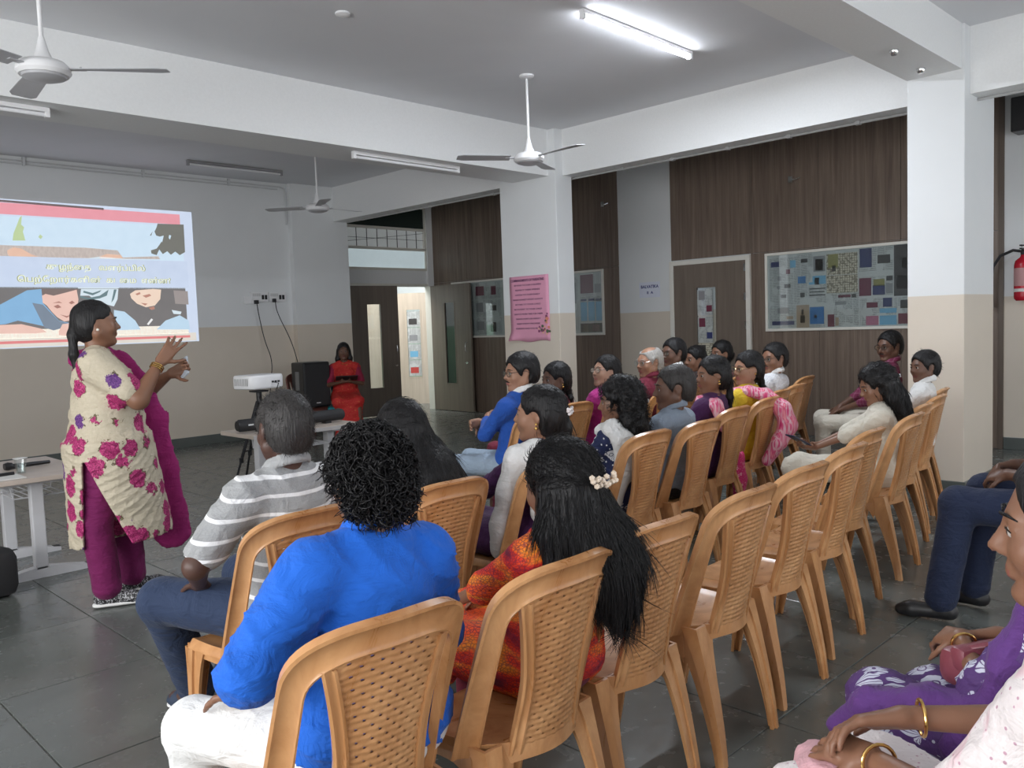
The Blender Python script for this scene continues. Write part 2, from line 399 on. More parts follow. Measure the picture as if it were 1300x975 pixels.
# single door in the wood wall
d1 = thing('door_1', 'closed brown classroom door with cream frame in the wood wall', 'door', (0, 0, 0)); d1['kind'] = 'structure'
del d1['category'], d1['label']
for lo, hi in (((XW-.05, 6.27, 0), (XW+.02, 6.33, 2.14)), ((XW-.05, 5.18, 0), (XW+.02, 5.235, 2.14)), ((XW-.05, 5.235, 2.085), (XW+.02, 6.27, 2.14))):
    bxo('door_frame', lo, hi, M_frame, d1, bev=.003)
def leaf_mesh(mb, w_, h_, vx0, vx1, vz0, vz1, th=.035):
    for lo, hi in (((0, 0), (vx0, h_)), ((vx1, 0), (w_, h_)), ((vx0, 0), (vx1, vz0)), ((vx0, vz1), (vx1, h_))):
        mb.box((lo[0], -th/2, lo[1]), (hi[0], th/2, hi[1]))
def leaf(parent, name, w_, h_, vx0, vx1, vz0, vz1, mat, loc, rz, handle_x=None, hside=-1, pane=None):
    mb = MB(); leaf_mesh(mb, w_, h_, vx0, vx1, vz0, vz1); lf = mb.build(name, mat, parent); lf.location = loc; lf.rotation_euler = (0, 0, rz)
    bxo('vision_glass', (vx0, -.004, vz0), (vx1, .004, vz1), pane or M_pane, lf)
    mb = MB()
    for lo, hi in (((vx0-.012, vz0-.012), (vx0+.006, vz1+.012)), ((vx1-.006, vz0-.012), (vx1+.012, vz1+.012)), ((vx0+.006, vz0-.012), (vx1-.006, vz0+.006)), ((vx0+.006, vz1-.006), (vx1-.006, vz1+.012))):
        mb.box((lo[0], -.022, lo[1]), (hi[0], .022, hi[1]))
    mb.build('glass_bead', mat, lf)
    if handle_x is not None:
        for sd in (-1, 1):
            mb = MB(); y = sd*.0175
            mb.tube([(handle_x, y, .98), (handle_x, y+sd*.04, 1.0), (handle_x, y+sd*.045, 1.06), (handle_x, y+sd*.04, 1.12), (handle_x, y, 1.14)], .008, 8)
            mb.tube([(handle_x, y, .80), (handle_x, y+sd*.02, .80)], .016, 10); mb.tube([(handle_x+.03, y+sd*.01, .80), (handle_x-.05, y+sd*.02, .80)], .006, 8)
            mb.build('pull_handle', M_chrome, lf, smooth=True)
    return lf
lf = leaf(d1, 'door_leaf', 1.03, 2.085, .33, .62, .72, 1.79, M_door, (XW-.02, 6.27, 0), -PI/2, .06)
for i in range(3):
    zz = .75+.34*i
    mb = MB(); mb.box((.34, -.0035, zz), (.56, -.0025, zz+.33), 0)
    mb.box((.36, -.0045, zz+.2), (.45, -.0034, zz+.31), 1+[4, 3, 9][i]); mb.box((.47, -.0045, zz+.05), (.55, -.0034, zz+.13), 1+[9, 0, 3][i])
    o = mb.build('newspaper_sheet', [M_grid if i == 0 else M_news]+PRN, lf)
for z in (1.25, 1.6, .4, 1.95): bxo('hinge', (1.01, -.03, z), (1.035, -.015, z+.09), M_chrome, lf)
# double door and transom at the corridor end
d2 = thing('door_2', '', '', (0, 0, 0)); d2['kind'] = 'structure'
for k_ in ('label', 'category'):
    if k_ in d2: del d2[k_]
for lo, hi in (((7.53, YE-.03, 0), (7.58, YE+.12, 2.14)), ((9.22, YE-.03, 0), (9.27, YE+.12, 2.14)), ((7.58, YE-.03, 2.10), (9.22, YE+.12, 2.14))):
    bxo('door_frame', lo, hi, M_frame, d2, bev=.003)
leaf(d2, 'door_leaf', .85, 2.09, .28, .53, .45, 1.80, M_door, (7.59, YE-.02, 0.01), math.radians(-7), .78)
leaf(d2, 'door_leaf', 1.02, 2.09, .36, .62, .45, 1.80, M_door, (9.21, YE-.06, 0.01), math.radians(-92), .92, pane=M_dark_pane)
# pale doors further along the corridor
d3 = thing('door_3', '', '', (0, 0, 0)); d3['kind'] = 'structure'
for k_ in ('label', 'category'):
    if k_ in d3: del d3[k_]
leaf(d3, 'door_leaf', .45, 2.05, .5-.2, .5-.18, .5, .52, M_doorlight, (9.05, 12.95, 0), math.radians(-35), .40)
lf = leaf(d3, 'door_leaf', .95, 2.05, .36, .62, .5, 1.75, M_doorlight, (9.44, 12.7, 0), math.radians(-48), .08)
for i in range(4):
    mb = MB(); zz = .52+.30*i; mb.box((.37, -.0045, zz), (.61, -.0035, zz+.29), 0); mb.box((.40, -.0055, zz+.05), (.55, -.0044, zz+.16), 1+[6, 2, 9, 4][i])
    mb.build('newspaper_sheet', [M_news]+PRN, lf)
w1 = thing('window_1', '', '', (0, 0, 0)); w1['kind'] = 'structure'
for k_ in ('label', 'category'):
    if k_ in w1: del w1[k_]
for z0, z1 in ((2.36, 2.40), (2.685, 2.73), (3.02, 3.06), (3.39, 3.43)): bxo('transom_bar', (7.53, YE-.03, z0), (9.2, YE+.06, z1), M_frame, w1, bev=.003)
for x0 in (7.53, 9.14): bxo('transom_post', (x0, YE-.028, 2.36), (x0+.05, YE+.058, 3.43), M_frame, w1, bev=.003)
bxo('glass_pane', (7.58, YE, 2.40), (9.14, YE+.006, 2.685), plain('glowing_blue_frosted_glass', (.66, .78, .82), .15, emit=.16), w1)  # mild emission in the glass stands in for backlight from the corridor
bxo('glass_pane', (7.58, YE, 3.06), (9.14, YE+.006, 3.39), plain('dark_green_glass', (.03, .045, .04), .1), w1)
bxo('back_panel', (7.58, YE+.03, 2.73), (9.14, YE+.04, 3.02), plain('glowing_grey_louvre', (.60, .63, .63), .5, emit=.07), w1)  # panel is no lamp; faint emission added to brighten the band
for i in range(1, 8): bxo('grille_bar', (7.58+i*.2, YE, 2.73), (7.588+i*.2, YE+.008, 3.02), M_blackm, w1)
mb = MB(); mb.tube([(7.58, YE, 2.80), (9.14, YE, 2.99)], .003, 6); mb.tube([(7.58, YE, 2.87), (9.14, YE, 2.87)], .003, 6); mb.build('grille_bar', M_blackm, w1)
# ------------------------------------------------------------------ fittings on ceiling and walls
M_fan = plain('white_enamel', (.78, .78, .79), .35)
M_fanb = plain('grey_enamel', (.46, .46, .48), .4)
def make_fan(label, loc, z, rz, dust=False):
    t = thing('ceiling_fan', label, 'ceiling fan', loc, 0, 'ceiling fans')
    x, y = 0, 0
    mb = MB(); mb.lathe([(.012, ZC-.028), (.05, ZC-.022), (.062, ZC-.012), (.062, ZC-.001)], 20); mb.build('canopy', M_fan, t, True)
    mb = MB(); mb.tube([(0, 0, z+.1), (0, 0, ZC-.03)], .011, 10); mb.build('down_rod', M_fan, t, True)
    mb = MB(); mb.lathe([(.013, z+.17), (.030, z+.10), (.050, z+.055)], 16); mb.build('rod_cup', M_fan, t, True)
    mb = MB(); mb.lathe([(.04, z+.055), (.10, z+.045), (.125, z+.02), (.128, z-.005), (.115, z-.022), (.108, z-.022)], 32); mb.build('motor', M_fan, t, True)
    mb = MB(); mb.lathe([(.105, z-.021), (.10, z-.032), (.06, z-.045), (.02, z-.048)], 28); mb.build('motor_cap', M_fanb, t, True)
    for k in range(3):
        a = rz+k*2*PI/3
        mb = MB(); n = 9; rows = []
        for i in range(n+1):
            s = i/n; r = .16+.44*s; wl = .052+.016*s; tw = .20-.08*s
            if i == n: wl *= .7
            ring = []
            for sg, up in ((-1, -1), (1, -1), (1, 1), (-1, 1)):
                yy = sg*wl; ring.append(mb.bm.verts.new(Vector((r, yy*math.cos(tw), z+.012+yy*math.sin(tw)+up*.0018))))
            rows.append(ring)
        for A, B in zip(rows, rows[1:]):
            for q in range(4): mb.bm.faces.new((A[q], A[(q+1) % 4], B[(q+1) % 4], B[q]))
        mb.bm.faces.new(rows[0][::-1]); mb.bm.faces.new(rows[-1])
        mb.box((.10, -.018, z+.008), (.20, .018, z+.014))
        mb.tube([(.18, .012, z+.016), (.18, .012, z+.02)], .006, 6); mb.tube([(.18, -.012, z+.016), (.18, -.012, z+.02)], .006, 6)
        bmesh.ops.rotate(mb.bm, verts=mb.bm.verts, cent=(0, 0, 0), matrix=Matrix.Rotation(a, 3, 'Z'))
        mb.build('blade', M_fanb, t)
    return t
make_fan('white ceiling fan in the middle bay, in front of the far column', (5.14, 4.87, 0), 2.76, .45)
make_fan('white ceiling fan at the left, seen above the projected slide', (1.44, 4.72, 0), 2.76, -.62)
make_fan('white ceiling fan beyond the long beam, above the loudspeaker corner', (5.18, 8.15, 0), 2.76, .1)

M_tube_on = plain('lit_tube', (.90, .94, 1.0), .3, emit=15)
M_tube_off = plain('unlit_tube', (.80, .80, .82), .25)
def tube_light(label, a, b, lit, grp, body=M_whitep):
    a = Vector(a); b = Vector(b); c = (a+b)/2; L = (b-a).length
    t = thing('tube_light', label, 'tube light', c, math.atan2((b-a).y, (b-a).x), grp)
    bxo('batten', (-L/2, -.02, -.03), (L/2, .02, -.001), body, t, bev=.004)
    mb = MB(); mb.tube([(-L/2+.03, 0, -.048), (L/2-.03, 0, -.048)], .014, 12); mb.build('tube', M_tube_on if lit else M_tube_off, t, True)
    for s in (-1, 1): bxo('end_cap', (s*L/2-.03 if s > 0 else -L/2, -.018, -.065), (L/2 if s > 0 else -L/2+.03, .018, -.028), body, t, bev=.003)
    if lit:
        l = bpy.data.lights.new('tube_lamp', 'AREA'); l.shape = 'RECTANGLE'; l.size = L-.06; l.size_y = .03; l.energy = 26; l.color = (.86, .92, 1)
        o = bpy.data.objects.new('tube_lamp', l); C.objects.link(o); o.location = c+Vector((0, 0, -.075)); o.rotation_euler = (0, 0, t.rotation_euler.z)
    return t
tube_light('lit white tube light on the ceiling of the middle bay', (4.36, 3.62, ZC), (5.70, 3.66, ZC), True, 'tube lights')
tube_light('unlit white tube light under the long beam, left of the far column', (4.33, 6.22, ZB), (5.58, 6.24, ZB), False, 'tube lights')
tube_light('unlit white tube light under the long beam at the left edge', (.68, 6.22, ZB), (1.92, 6.24, ZB), False, 'tube lights')
tube_light('unlit grey tube light on the far ceiling above the projected slide', (4.39, 9.62, ZC), (5.62, 9.62, ZC), False, 'tube lights', plain('dim_grey_metal', (.30, .30, .31), .5))
mb = MB(); mb.lathe([(.048, ZC-.001), (.048, ZC-.012), (.030, ZC-.02), (.015, ZC-.022)], 20, cen=(3.22, 4.66, 0))
tag(mb.build('smoke_detector', M_whitep, None, True), 'small round white detector on the ceiling near the left', 'smoke detector')
# flush spots under the near beam
for x, y in ((5.85, 2.2), (6.45, 2.24)):
    mb = MB(); mb.lathe([(.03, 3.119), (.03, 3.10), (.018, 3.085)], 14, cen=(x, y, 0))
    tag(mb.build('spot_fitting', M_chrome, None, True), 'small chrome fitting under the near beam, ' + ('further from' if x < 6 else 'close to') + ' the near column', 'fitting')
# conduits
mb = MB()
for dz in (0, -.035):
    mb.tube([(-1.5, YW-.014, 3.42+dz-.02), (6.05+dz, YW-.014, 3.39+dz)], .010, 8)
mb.tube([(6.05, YW-.014, 3.39), (6.12, YW-.014, 3.37), (6.13, YW-.014, 3.30), (6.13, YW-.014, 2.88)], .012, 8)
for x in (1.5, 2.9, 4.2, 5.3): mb.box((x, YW-.03, 3.345), (x+.03, YW-.001, 3.43))
tag(mb.build('conduit_pipe', plain('painted_conduit', (.62, .63, .64), .5), None, True), 'pair of painted conduit pipes along the top of the slide wall', 'conduit')
mb = MB(); mb.tube([(7.0, -1, ZB-.015), (7.0, 9.9, ZB-.015)], .011, 8)
for y in (1.1, 2.9, 3.5, 4.1, 4.7, 5.3, 7.2, 8.4): mb.box((6.98, y, ZB-.03), (7.02, y+.04, ZB-.001))
tag(mb.build('conduit_pipe', plain('grey_conduit', (.42, .42, .42), .5), None, True), 'grey conduit pipe running under the beam over the wood wall', 'conduit')
for y, z, ft in ((7.38, 2.98, 'narrow bay'), (4.62, 2.92, 'wide bay')):
    mb = MB(); mb.box((XW-.05, y, z), (XW-.012, y+.05, z+.07)); mb.tube([(XW-.05, y+.02, z+.03), (XW-.10, y-.06, z+.02), (XW-.10, y-.12, z+.03)], .008, 6)
    tag(mb.build('wall_hook', M_chrome, None), 'small metal bracket high on the wood wall, ' + ft, 'bracket')

# switchboard with plugs and cables
t = thing('switchboard', 'white switch and socket boards on the slide wall above the projector', 'switchboard', (5.43, YW-.002, 1.80))
mb = MB(); mb.box((0, -.03, 0), (.20, 0, .10), bev=.004); mb.build('junction_box', M_whitep, t)
for i in range(2):
    x0 = .10+.26*i
    mb = MB(); mb.box((x0, -.04, .03), (x0+.25, 0, .16), bev=.004); o = mb.build('switch_plate', M_whitep, t)
    for q in range(4): bxo('switch', (x0+.02+.03*q, -.046, .10), (x0+.042+.03*q, -.040, .14), plain('grey_white_rocker', (.62, .62, .62), .3), o)
    for q in range(2): bxo('socket', (x0+.15+.045*q, -.043, .06), (x0+.185+.045*q, -.0395, .12), M_blackm, o)
bxo('plug', (.13, -.09, -.0), (.18, -.04, .05), M_blackm, t, bev=.006); bxo('plug', (.40, -.09, .02), (.44, -.04, .07), M_blackm, t, bev=.006)
def cable(label, pts, r=.006):
    # smooth the path by repeated corner cutting
    P = [Vector(p) for p in pts]
    for _ in range(3):
        Q = [P[0]]
        for a, b in zip(P, P[1:]): Q += [a*.75+b*.25, a*.25+b*.75]
        P = Q+[P[-1]]
    mb = MB(); mb.tube(P, r, 6); o = mb.build('power_cable', M_blackm, None, True); return tag(o, label, 'cable')
cable('black cable hanging from the left socket down to the projector', [(5.58, YW-.09, 1.80), (5.59, YW-.10, 1.66), (5.66, YW-.09, 1.30), (5.70, YW-.2, 1.05), (5.72, YW-.1, .75), (5.6, YW-.1, .05)])
cable('black cable hanging from the right socket down behind the loudspeaker', [(5.85, YW-.09, 1.84), (5.86, YW-.1, 1.68), (6.02, YW-.16, 1.30), (6.05, YW-.25, 1.0), (6.15, YW-.25, .6), (6.1, YW-.2, .03)])

# projected slide: light on the wall, built as thin luminous layers
def lum(name, c, e=.33):
    t = NT(name); t.setin(t.b.inputs['Emission Color'], (*c, 1)); t.setin(t.b.inputs['Emission Strength'], e)
    nz = t.noise(9, 4)
    cc = t.mix(.20, c, t.mix(nz, tuple(k*.45 for k in c), tuple(min(1, k*1.5) for k in c)))
    t.setin(t.b.inputs['Emission Color'], cc)
    return t.fin(tuple(k*.35 for k in c), .6)
def lumfur(name, a, b, e=.33):
    t = NT(name); nz = t.noise(26, 5, vec=t.map((1.6, 1, .6)), rough=.7)
    c = t.mix(nz, a, b); t.setin(t.b.inputs['Emission Color'], c); t.setin(t.b.inputs['Emission Strength'], e)
    return t.fin(c, .6)
from math import sin, cos
def ray(px, py):
    return (fw + rt*((px-650)/F_PX) - up2*((py-487.5)/F_PX))
def onY(px, py, Y):
    d = ray(px, py); t_ = Y/d.y; return (d.x*t_, d.z*t_+CAM_H)
def onX(px, py, X):
    d = ray(px, py); t_ = X/d.x; return (d.y*t_, d.z*t_+CAM_H)
S = thing('projected_slide', 'projected slide with Tamil title and family photo, glowing on the front wall', 'projection', (0, 0, 0))
def P(zx, zy): return onY(zx*.2257, 240+zy*.2257, YW)          # measured on the photograph, turned into wall metres
def spoly(name, pts, mat, lay):
    y = YW-.002-.0006*lay
    mb = MB(); mb.prism([P(*p) if len(p) == 2 else p[:2] for p in pts], lambda a, b, d: Vector((a, y+d, b)), -.0005)
    return mb.build(name, mat, S)
def srect(name, x0, x1, z0, z1, mat, lay):
    y = YW-.002-.0006*lay
    return bxo(name, (x0, y-.0005, z0), (x1, y, z1), mat, S)
SL, SR, SB, ST = 1.88, 4.795, 1.335, 2.965
srect('slide_field', SL, SR, SB, ST, lum('slide_pale_blue', (.66, .76, .95)), 0)
srect('slide_band', SL+.16, 4.64, 2.80, 2.925, lum('slide_rose', (.88, .36, .42)), 1)
srect('slide_sky', SL+.16, 4.66, 2.0, 2.78, lum('slide_sky', (.66, .84, 1.0)), 1)
srect('slide_photo_dark', SL+.16, 4.655, 1.52, 2.02, lum('slide_dark_photo', (.20, .19, .19)), 1)
srect('slide_rug', SL+.16, 4.665, 1.44, 1.54, lumfur('slide_rug', (.62, .55, .46), (.90, .86, .78)), 2)
srect('slide_lower_field', SL+.05, 4.76, 1.345, 1.445, lum('slide_cream', (.80, .74, .66)), 2)
srect('slide_lower_band', SL+.16, 4.68, 1.385, 1.415, lum('slide_rose_lower', (.80, .26, .26)), 3)
spoly('sofa_back', [(-200, 315), (0, 315), (480, 330), (660, 345), (690, 385), (890, 378), (900, 395), (690, 392), (200, 385), (-200, 385)], lumfur('slide_sofa', (.34, .28, .26), (.60, .54, .50)), 3)
spoly('foot', [(40, 345), (75, 328), (120, 335), (180, 370), (215, 380), (60, 384), (42, 365)], lum('slide_skin', (.86, .55, .42)), 4)
spoly('foot', [(560, 380), (600, 365), (680, 372), (690, 390), (560, 390)], lum('slide_skin', (.86, .55, .42)), 4)
spoly('plant', [(70, 290), (75, 250), (95, 200), (110, 160), (122, 150), (118, 200), (135, 215), (128, 240), (142, 290)], lum('slide_green', (.55, .68, .38)), 4)
spoly('plant', [(215, 270), (225, 255), (240, 268), (228, 282)], lum('slide_green', (.55, .68, .38)), 4)
spoly('leafy_silhouette', [(885, 195), (1032, 200), (1040, 355), (1010, 372), (985, 352), (960, 370), (940, 350), (915, 366), (895, 340), (880, 372), (850, 362), (848, 345), (880, 335), (895, 315), (915, 285), (920, 262), (898, 268), (878, 262), (868, 240), (880, 215)], lum('slide_silhouette', (.20, .20, .18)), 4)
spoly('leafy_silhouette', [(842, 262), (858, 238), (850, 262)], lum('slide_silhouette', (.20, .20, .18)), 4)
spoly('leaf_gap', [(950, 258), (962, 262), (955, 285), (948, 275)], lum('slide_sky', (.66, .84, 1.0)), 5)
spoly('leaf_gap', [(905, 290), (915, 280), (912, 300)], lum('slide_sky', (.66, .84, 1.0)), 5)
spoly('child_shirt', [(455, 395), (560, 380), (700, 392), (900, 405), (900, 460), (660, 560), (440, 560), (350, 420)], lum('slide_shirt', (.72, .84, .92)), 4)
srect('title_strip', SL+.02, 4.70, 2.01, 2.345, lum('slide_title_strip', (.62, .72, .92)), 5)
spoly('striped_shirt', [(455, 562), (665, 562), (660, 620), (640, 660), (560, 640), (500, 600), (450, 600)], lum('slide_shirt', (.72, .84, .92)), 5)
for pts in ([(470, 572), (520, 585), (570, 568), (560, 580), (520, 598), (466, 582)], [(450, 600), (500, 612), (560, 600), (610, 566), (600, 600), (560, 615), (500, 625), (450, 610)], [(640, 565), (655, 565), (640, 620), (625, 640)]):
    spoly('shirt_stripe', pts, lum('slide_stripe', (.16, .24, .26)), 6)
spoly('man_shirt', [(-200, 690), (0, 650), (150, 570), (235, 562), (240, 640), (330, 740), (415, 760), (300, 790), (240, 770), (100, 740), (30, 760), (-200, 780)], lum('slide_blue_shirt', (.26, .48, .74)), 5)
spoly('man_shirt_shade', [(180, 640), (240, 650), (330, 742), (415, 765), (300, 795), (250, 780), (220, 720)], lum('slide_dark_shirt', (.22, .27, .34)), 6)
spoly('man_hair', [(232, 562), (440, 562), (430, 600), (250, 620), (236, 600)], lum('slide_hair', (.22, .17, .16)), 6)
spoly('man_face', [(235, 600), (255, 590), (300, 600), (360, 585), (430, 566), (440, 620), (430, 700), (400, 738), (360, 745), (320, 720), (290, 690), (262, 655), (240, 640)], lum('slide_face', (.90, .58, .50)), 7)
for pts in ([(300, 660), (325, 650), (345, 665), (320, 672)], [(385, 640), (405, 628), (420, 640), (400, 648)], [(335, 705), (375, 715), (410, 700), (375, 724)], [(295, 642), (330, 632), (350, 642), (328, 640)]):
    spoly('face_feature', pts, lum('slide_feature', (.42, .20, .17)), 8)
spoly('man_arm', [(-200, 770), (0, 765), (120, 760), (230, 785), (262, 805), (200, 812), (-200, 815)], lum('slide_face', (.90, .58, .50)), 7)
spoly('man_hand', [(330, 800), (350, 760), (415, 752), (420, 830), (330, 822)], lum('slide_face', (.90, .58, .50)), 7)
spoly('child_face', [(730, 590), (760, 570), (860, 562), (905, 566), (900, 620), (870, 655), (820, 665), (770, 645), (738, 615)], lum('slide_face_child', (.95, .72, .58)), 6)
for pts in ([(800, 600), (840, 590), (850, 600), (820, 612)], [(760, 590), (785, 580), (790, 590), (770, 598)], [(790, 640), (830, 645), (815, 655)], [(835, 668), (865, 660), (870, 675), (850, 680)]):
    spoly('face_feature', pts, lum('slide_feature', (.52, .26, .20)), 7)
spoly('child_sleeve', [(640, 680), (700, 690), (760, 740), (790, 790), (640, 795)], lum('slide_blue_sleeve', (.55, .74, .92)), 5)
spoly('child_sleeve', [(880, 790), (930, 740), (1010, 710), (1060, 740), (1068, 790)], lum('slide_blue_sleeve', (.55, .74, .92)), 5)
spoly('cushion', [(975, 570), (1055, 575), (1060, 650), (985, 645)], lum('slide_cushion', (.36, .32, .31)), 4)
spoly('cushion', [(965, 680), (1020, 690), (1015, 705), (975, 702)], lum('slide_shirt', (.72, .84, .92)), 5)
spoly('white_mark', [(825, 760), (850, 728), (860, 735), (835, 765)], lum('slide_white', (.95, .95, .95)), 6)
def text_obj(body, size, mat, parent, name='lettering', ext=.0006, align='CENTER', off=0.0, bold=0):
    cu = bpy.data.curves.new(name, 'FONT'); cu.body = body; cu.size = size; cu.extrude = ext; cu.align_x = align; cu.offset = bold; cu.resolution_u = 3
    tmp = bpy.data.objects.new('tmp', cu); C.objects.link(tmp)
    dg = bpy.context.evaluated_depsgraph_get(); me = bpy.data.meshes.new_from_object(tmp.evaluated_get(dg))
    bpy.data.objects.remove(tmp); bpy.data.curves.remove(cu)
    me.name = name; me.materials.clear(); me.materials.append(mat)
    return me
def put_text(body, h, cx, cz, width, mat, parent, mapf, rot, ext=.0006, bold=0, name='lettering', two=None):
    me = text_obj(body, 1.0, mat, parent, name, ext, bold=bold)
    n = len(me.vertices)
    if not n: return
    co = np.empty(n*3); me.vertices.foreach_get('co', co); co = co.reshape(-1, 3)
    x0, x1 = co[:, 0].min(), co[:, 0].max(); y0, y1 = co[:, 1].min(), co[:, 1].max()
    sx = width/(x1-x0); sy = h/(y1-y0)
    co[:, 0] = (co[:, 0]-(x0+x1)/2)*sx; co[:, 1] = (co[:, 1]-(y0+y1)/2)*sy
    if two:     # one object per word
        xs = np.sort(co[:, 0]); gaps = np.nonzero(np.diff(xs) > two)[0]; cuts = [-1e9]+[float((xs[g]+xs[g+1])/2) for g in gaps]+[1e9]
        for a_, b_ in zip(cuts, cuts[1:]):
            bm = bmesh.new(); me.vertices.foreach_set('co', co.ravel()); bm.from_mesh(me)
            bmesh.ops.delete(bm, geom=[v for v in bm.verts if not a_ < v.co.x < b_], context='VERTS')
            m2 = bpy.data.meshes.new(name); bm.to_mesh(m2); bm.free(); m2.materials.append(mat)
            o = bpy.data.objects.new(name, m2); link(o, parent); o.location = mapf; o.rotation_euler = rot
        return o
    me.vertices.foreach_set('co', co.ravel())
    o = bpy.data.objects.new(name, me); link(o, parent); o.location = mapf; o.rotation_euler = rot
    return o
T1 = '\u0b95\u0bc1\u0bb4\u0ba8\u0bcd\u0ba4\u0bc8 \u0bb5\u0bb3\u0bb0\u0bcd\u0baa\u0bcd\u0baa\u0bbf\u0bb2\u0bcd'
T1 = '\u0b95\u0bc1\u0bb4\u0ba8\u0bcd\u0bc8\u0ba4   \u0bb5\u0bb3\u0bb0\u0bcd\u0baa\u0bcd\u0baa\u0bbf\u0bb2\u0bcd'
T2 = '\u0bc6\u0baa\u0bb1\u0bcd\u0bc7\u0bb1\u0bbe\u0bb0\u0bcd\u0b95\u0bb3\u0bbf\u0ba9\u0bcd  \u0b95\u0b9f\u0bc8\u0bae  \u0b8e\u0ba9\u0bcd\u0ba9?'
for body, zx0, zx1, zy0, zy1 in ((T1, 262, 812, 418, 465), (T2, 100, 955, 488, 535)):
    ax, az = P(zx0, (zy0+zy1)/2); bx_, bz = P(zx1, (zy0+zy1)/2); hz = P((zx0+zx1)/2, zy0)[1]-P((zx0+zx1)/2, zy1)[1]
    cz = 2.235 if body is T1 else 2.09
    put_text(body, hz*1.12, 0, 0, bx_-ax+.02, lum('slide_text_outline', (.36, .40, .22)), S, ((ax+bx_)/2, YW-.007, cz), (PI/2, 0, 0), bold=.035, name='title_outline', two=.045)
    put_text(body, hz*1.05, 0, 0, bx_-ax, lum('slide_text', (.93, .96, .72), .36), S, ((ax+bx_)/2, YW-.0085, cz), (PI/2, 0, 0), bold=.004, name='title_lettering', two=.05)
# screen roller casing with a dark clip, seen along the top of the picture
mb = MB(); mb.tube([(1.2, YW-.03, 2.955), (3.72, YW-.03, 2.925)], .012, 8); o = mb.build('curtain_rod', plain('pinkish_metal', (.55, .42, .42), .4), None, True)
tag(o, 'thin metal rod across the top of the projected slide', 'rod')

# pink poster on the far column
t = thing('poster', 'pink poster of handwritten rules with a flower corner, on the far column', 'poster', (0, 0, 0))
xp = XC-.004
M_pink = plain('pink_paper', (.72, .33, .46), .7)
mb = MB(); ny, nz_ = 10, 14; g = [[None]*(nz_+1) for _ in range(ny+1)]
for i in range(ny+1):
    for j in range(nz_+1):
        u, v = i/ny, j/nz_; curl = .05*max(0, 1-(math.hypot((1-u)*ny, v*nz_))/2.2)
        g[i][j] = mb.bm.verts.new((xp-.002-.003*abs(sin(7*v+2*u))-curl, 6.125+.59*u, 1.215+.715*v+(.01*sin(9*u) if j == 0 else 0)))
for i in range(ny):
    for j in range(nz_): mb.bm.faces.new((g[i][j], g[i][j+1], g[i+1][j+1], g[i+1][j]))
o = mb.build('paper_sheet', M_pink, t, True); sol = o.modifiers.new('thickness', 'SOLIDIFY'); sol.thickness = .001
lines = ['COMMANDMENTS OF PARENTING', 'BE KIND TO OUR CHILDREN', 'RESPECT THEIR WISHES', 'LISTEN TO THEM DAILY', 'PRAISE HONEST EFFORT ALWAYS', 'BE FAIR TO YOUR CHILD', 'BE PATIENT TO YOUR CHILD', 'DEVOTE MORE TIME FOR THEM', 'NEVER HURT OR INSULT', 'KEEP EVERY PROMISE', 'FORGIVE AND YOU BLESS']
M_ink = plain('dark_purple_ink', (.10, .03, .10), .7)
for i, s_ in enumerate(lines):
    put_text(s_, .028 if i == 0 else .017, 0, 0, .50 if i == 0 else (.14+.0115*len(s_)), M_ink, t, (xp-.0075, 6.44, 1.885-i*.053), (PI/2, 0, -PI/2), bold=.02 if i == 0 else 0)
for k in range(26):
    a = random.uniform(0, 2*PI); r = random.uniform(.0, .10); cy, cz = (6.22, 1.33) if k < 16 else (6.155, 1.42)
    mb = MB(); s0 = random.uniform(.010, .022); yy, zz = cy+r*cos(a)*(1 if k < 16 else .3), cz+r*sin(a)*(.5 if k < 16 else 1)
    pts = [(yy+s0*cos(q*PI/3)*(1+.3*(q % 2)), zz+s0*sin(q*PI/3)) for q in range(6)]
    mb.prism(pts, lambda a_, b_, d_: Vector((xp-.008-.0004*k+d_, a_, b_)), .0003)
    mb.build('flower_petal', random.choice([plain('coral', (.75, .28, .18), .6), plain('peach', (.80, .45, .32), .6), plain('leaf_dark', (.10, .14, .08), .6), plain('plum', (.25, .06, .15), .6)]), t)
# class sign
t = thing('class_sign', 'small paper class sign on the painted wall left of the classroom door', 'sign', (0, 0, 0))
bxo('paper_sheet', (XW-.003, 6.51, 1.70), (XW-.001, 6.845, 1.905), plain('white_paper', (.72, .75, .86), .7), t)
M_blueink = plain('blue_ink', (.04, .05, .22), .7)
put_text('BALVATIKA', .042, 0, 0, .285, M_blueink, t, (XW-.004, 6.675, 1.845), (PI/2, 0, -PI/2), bold=.03)
put_text('II  A', .036, 0, 0, .10, M_blueink, t, (XW-.004, 6.67, 1.765), (PI/2, 0, -PI/2), bold=.03)
# fire extinguisher on the corridor wall
t = thing('fire_extinguisher', 'red fire extinguisher with black hose on the wall right of the near column', 'fire extinguisher', (XW-.11, 2.26, 0))
M_red = plain('red_enamel', (.50, .012, .03), .25)
mb = MB(); mb.lathe([(.06, 1.46), (.078, 1.48), (.08, 1.50), (.08, 1.80), (.07, 1.84), (.03, 1.875), (.022, 1.90)], 24); mb.build('cylinder', M_red, t, True)
mb = MB(); mb.lathe([(.0812, 1.60), (.0812, 1.77)], 24); mb.build('label', plain('printed_label', (.55, .30, .30), .5), t, True)
mb = MB(); mb.lathe([(.0815, 1.545), (.0815, 1.575)], 24); mb.build('label_band', plain('white_band', (.75, .72, .70), .5), t, True)
mb = MB(); mb.lathe([(.025, 1.895), (.028, 1.93), (.015, 1.95)], 14); mb.box((-.10, -.012, 1.945), (.03, .012, 1.958)); mb.box((-.10, -.012, 1.975), (.0, .012, 1.988)); mb.build('valve_and_levers', M_blackm, t)
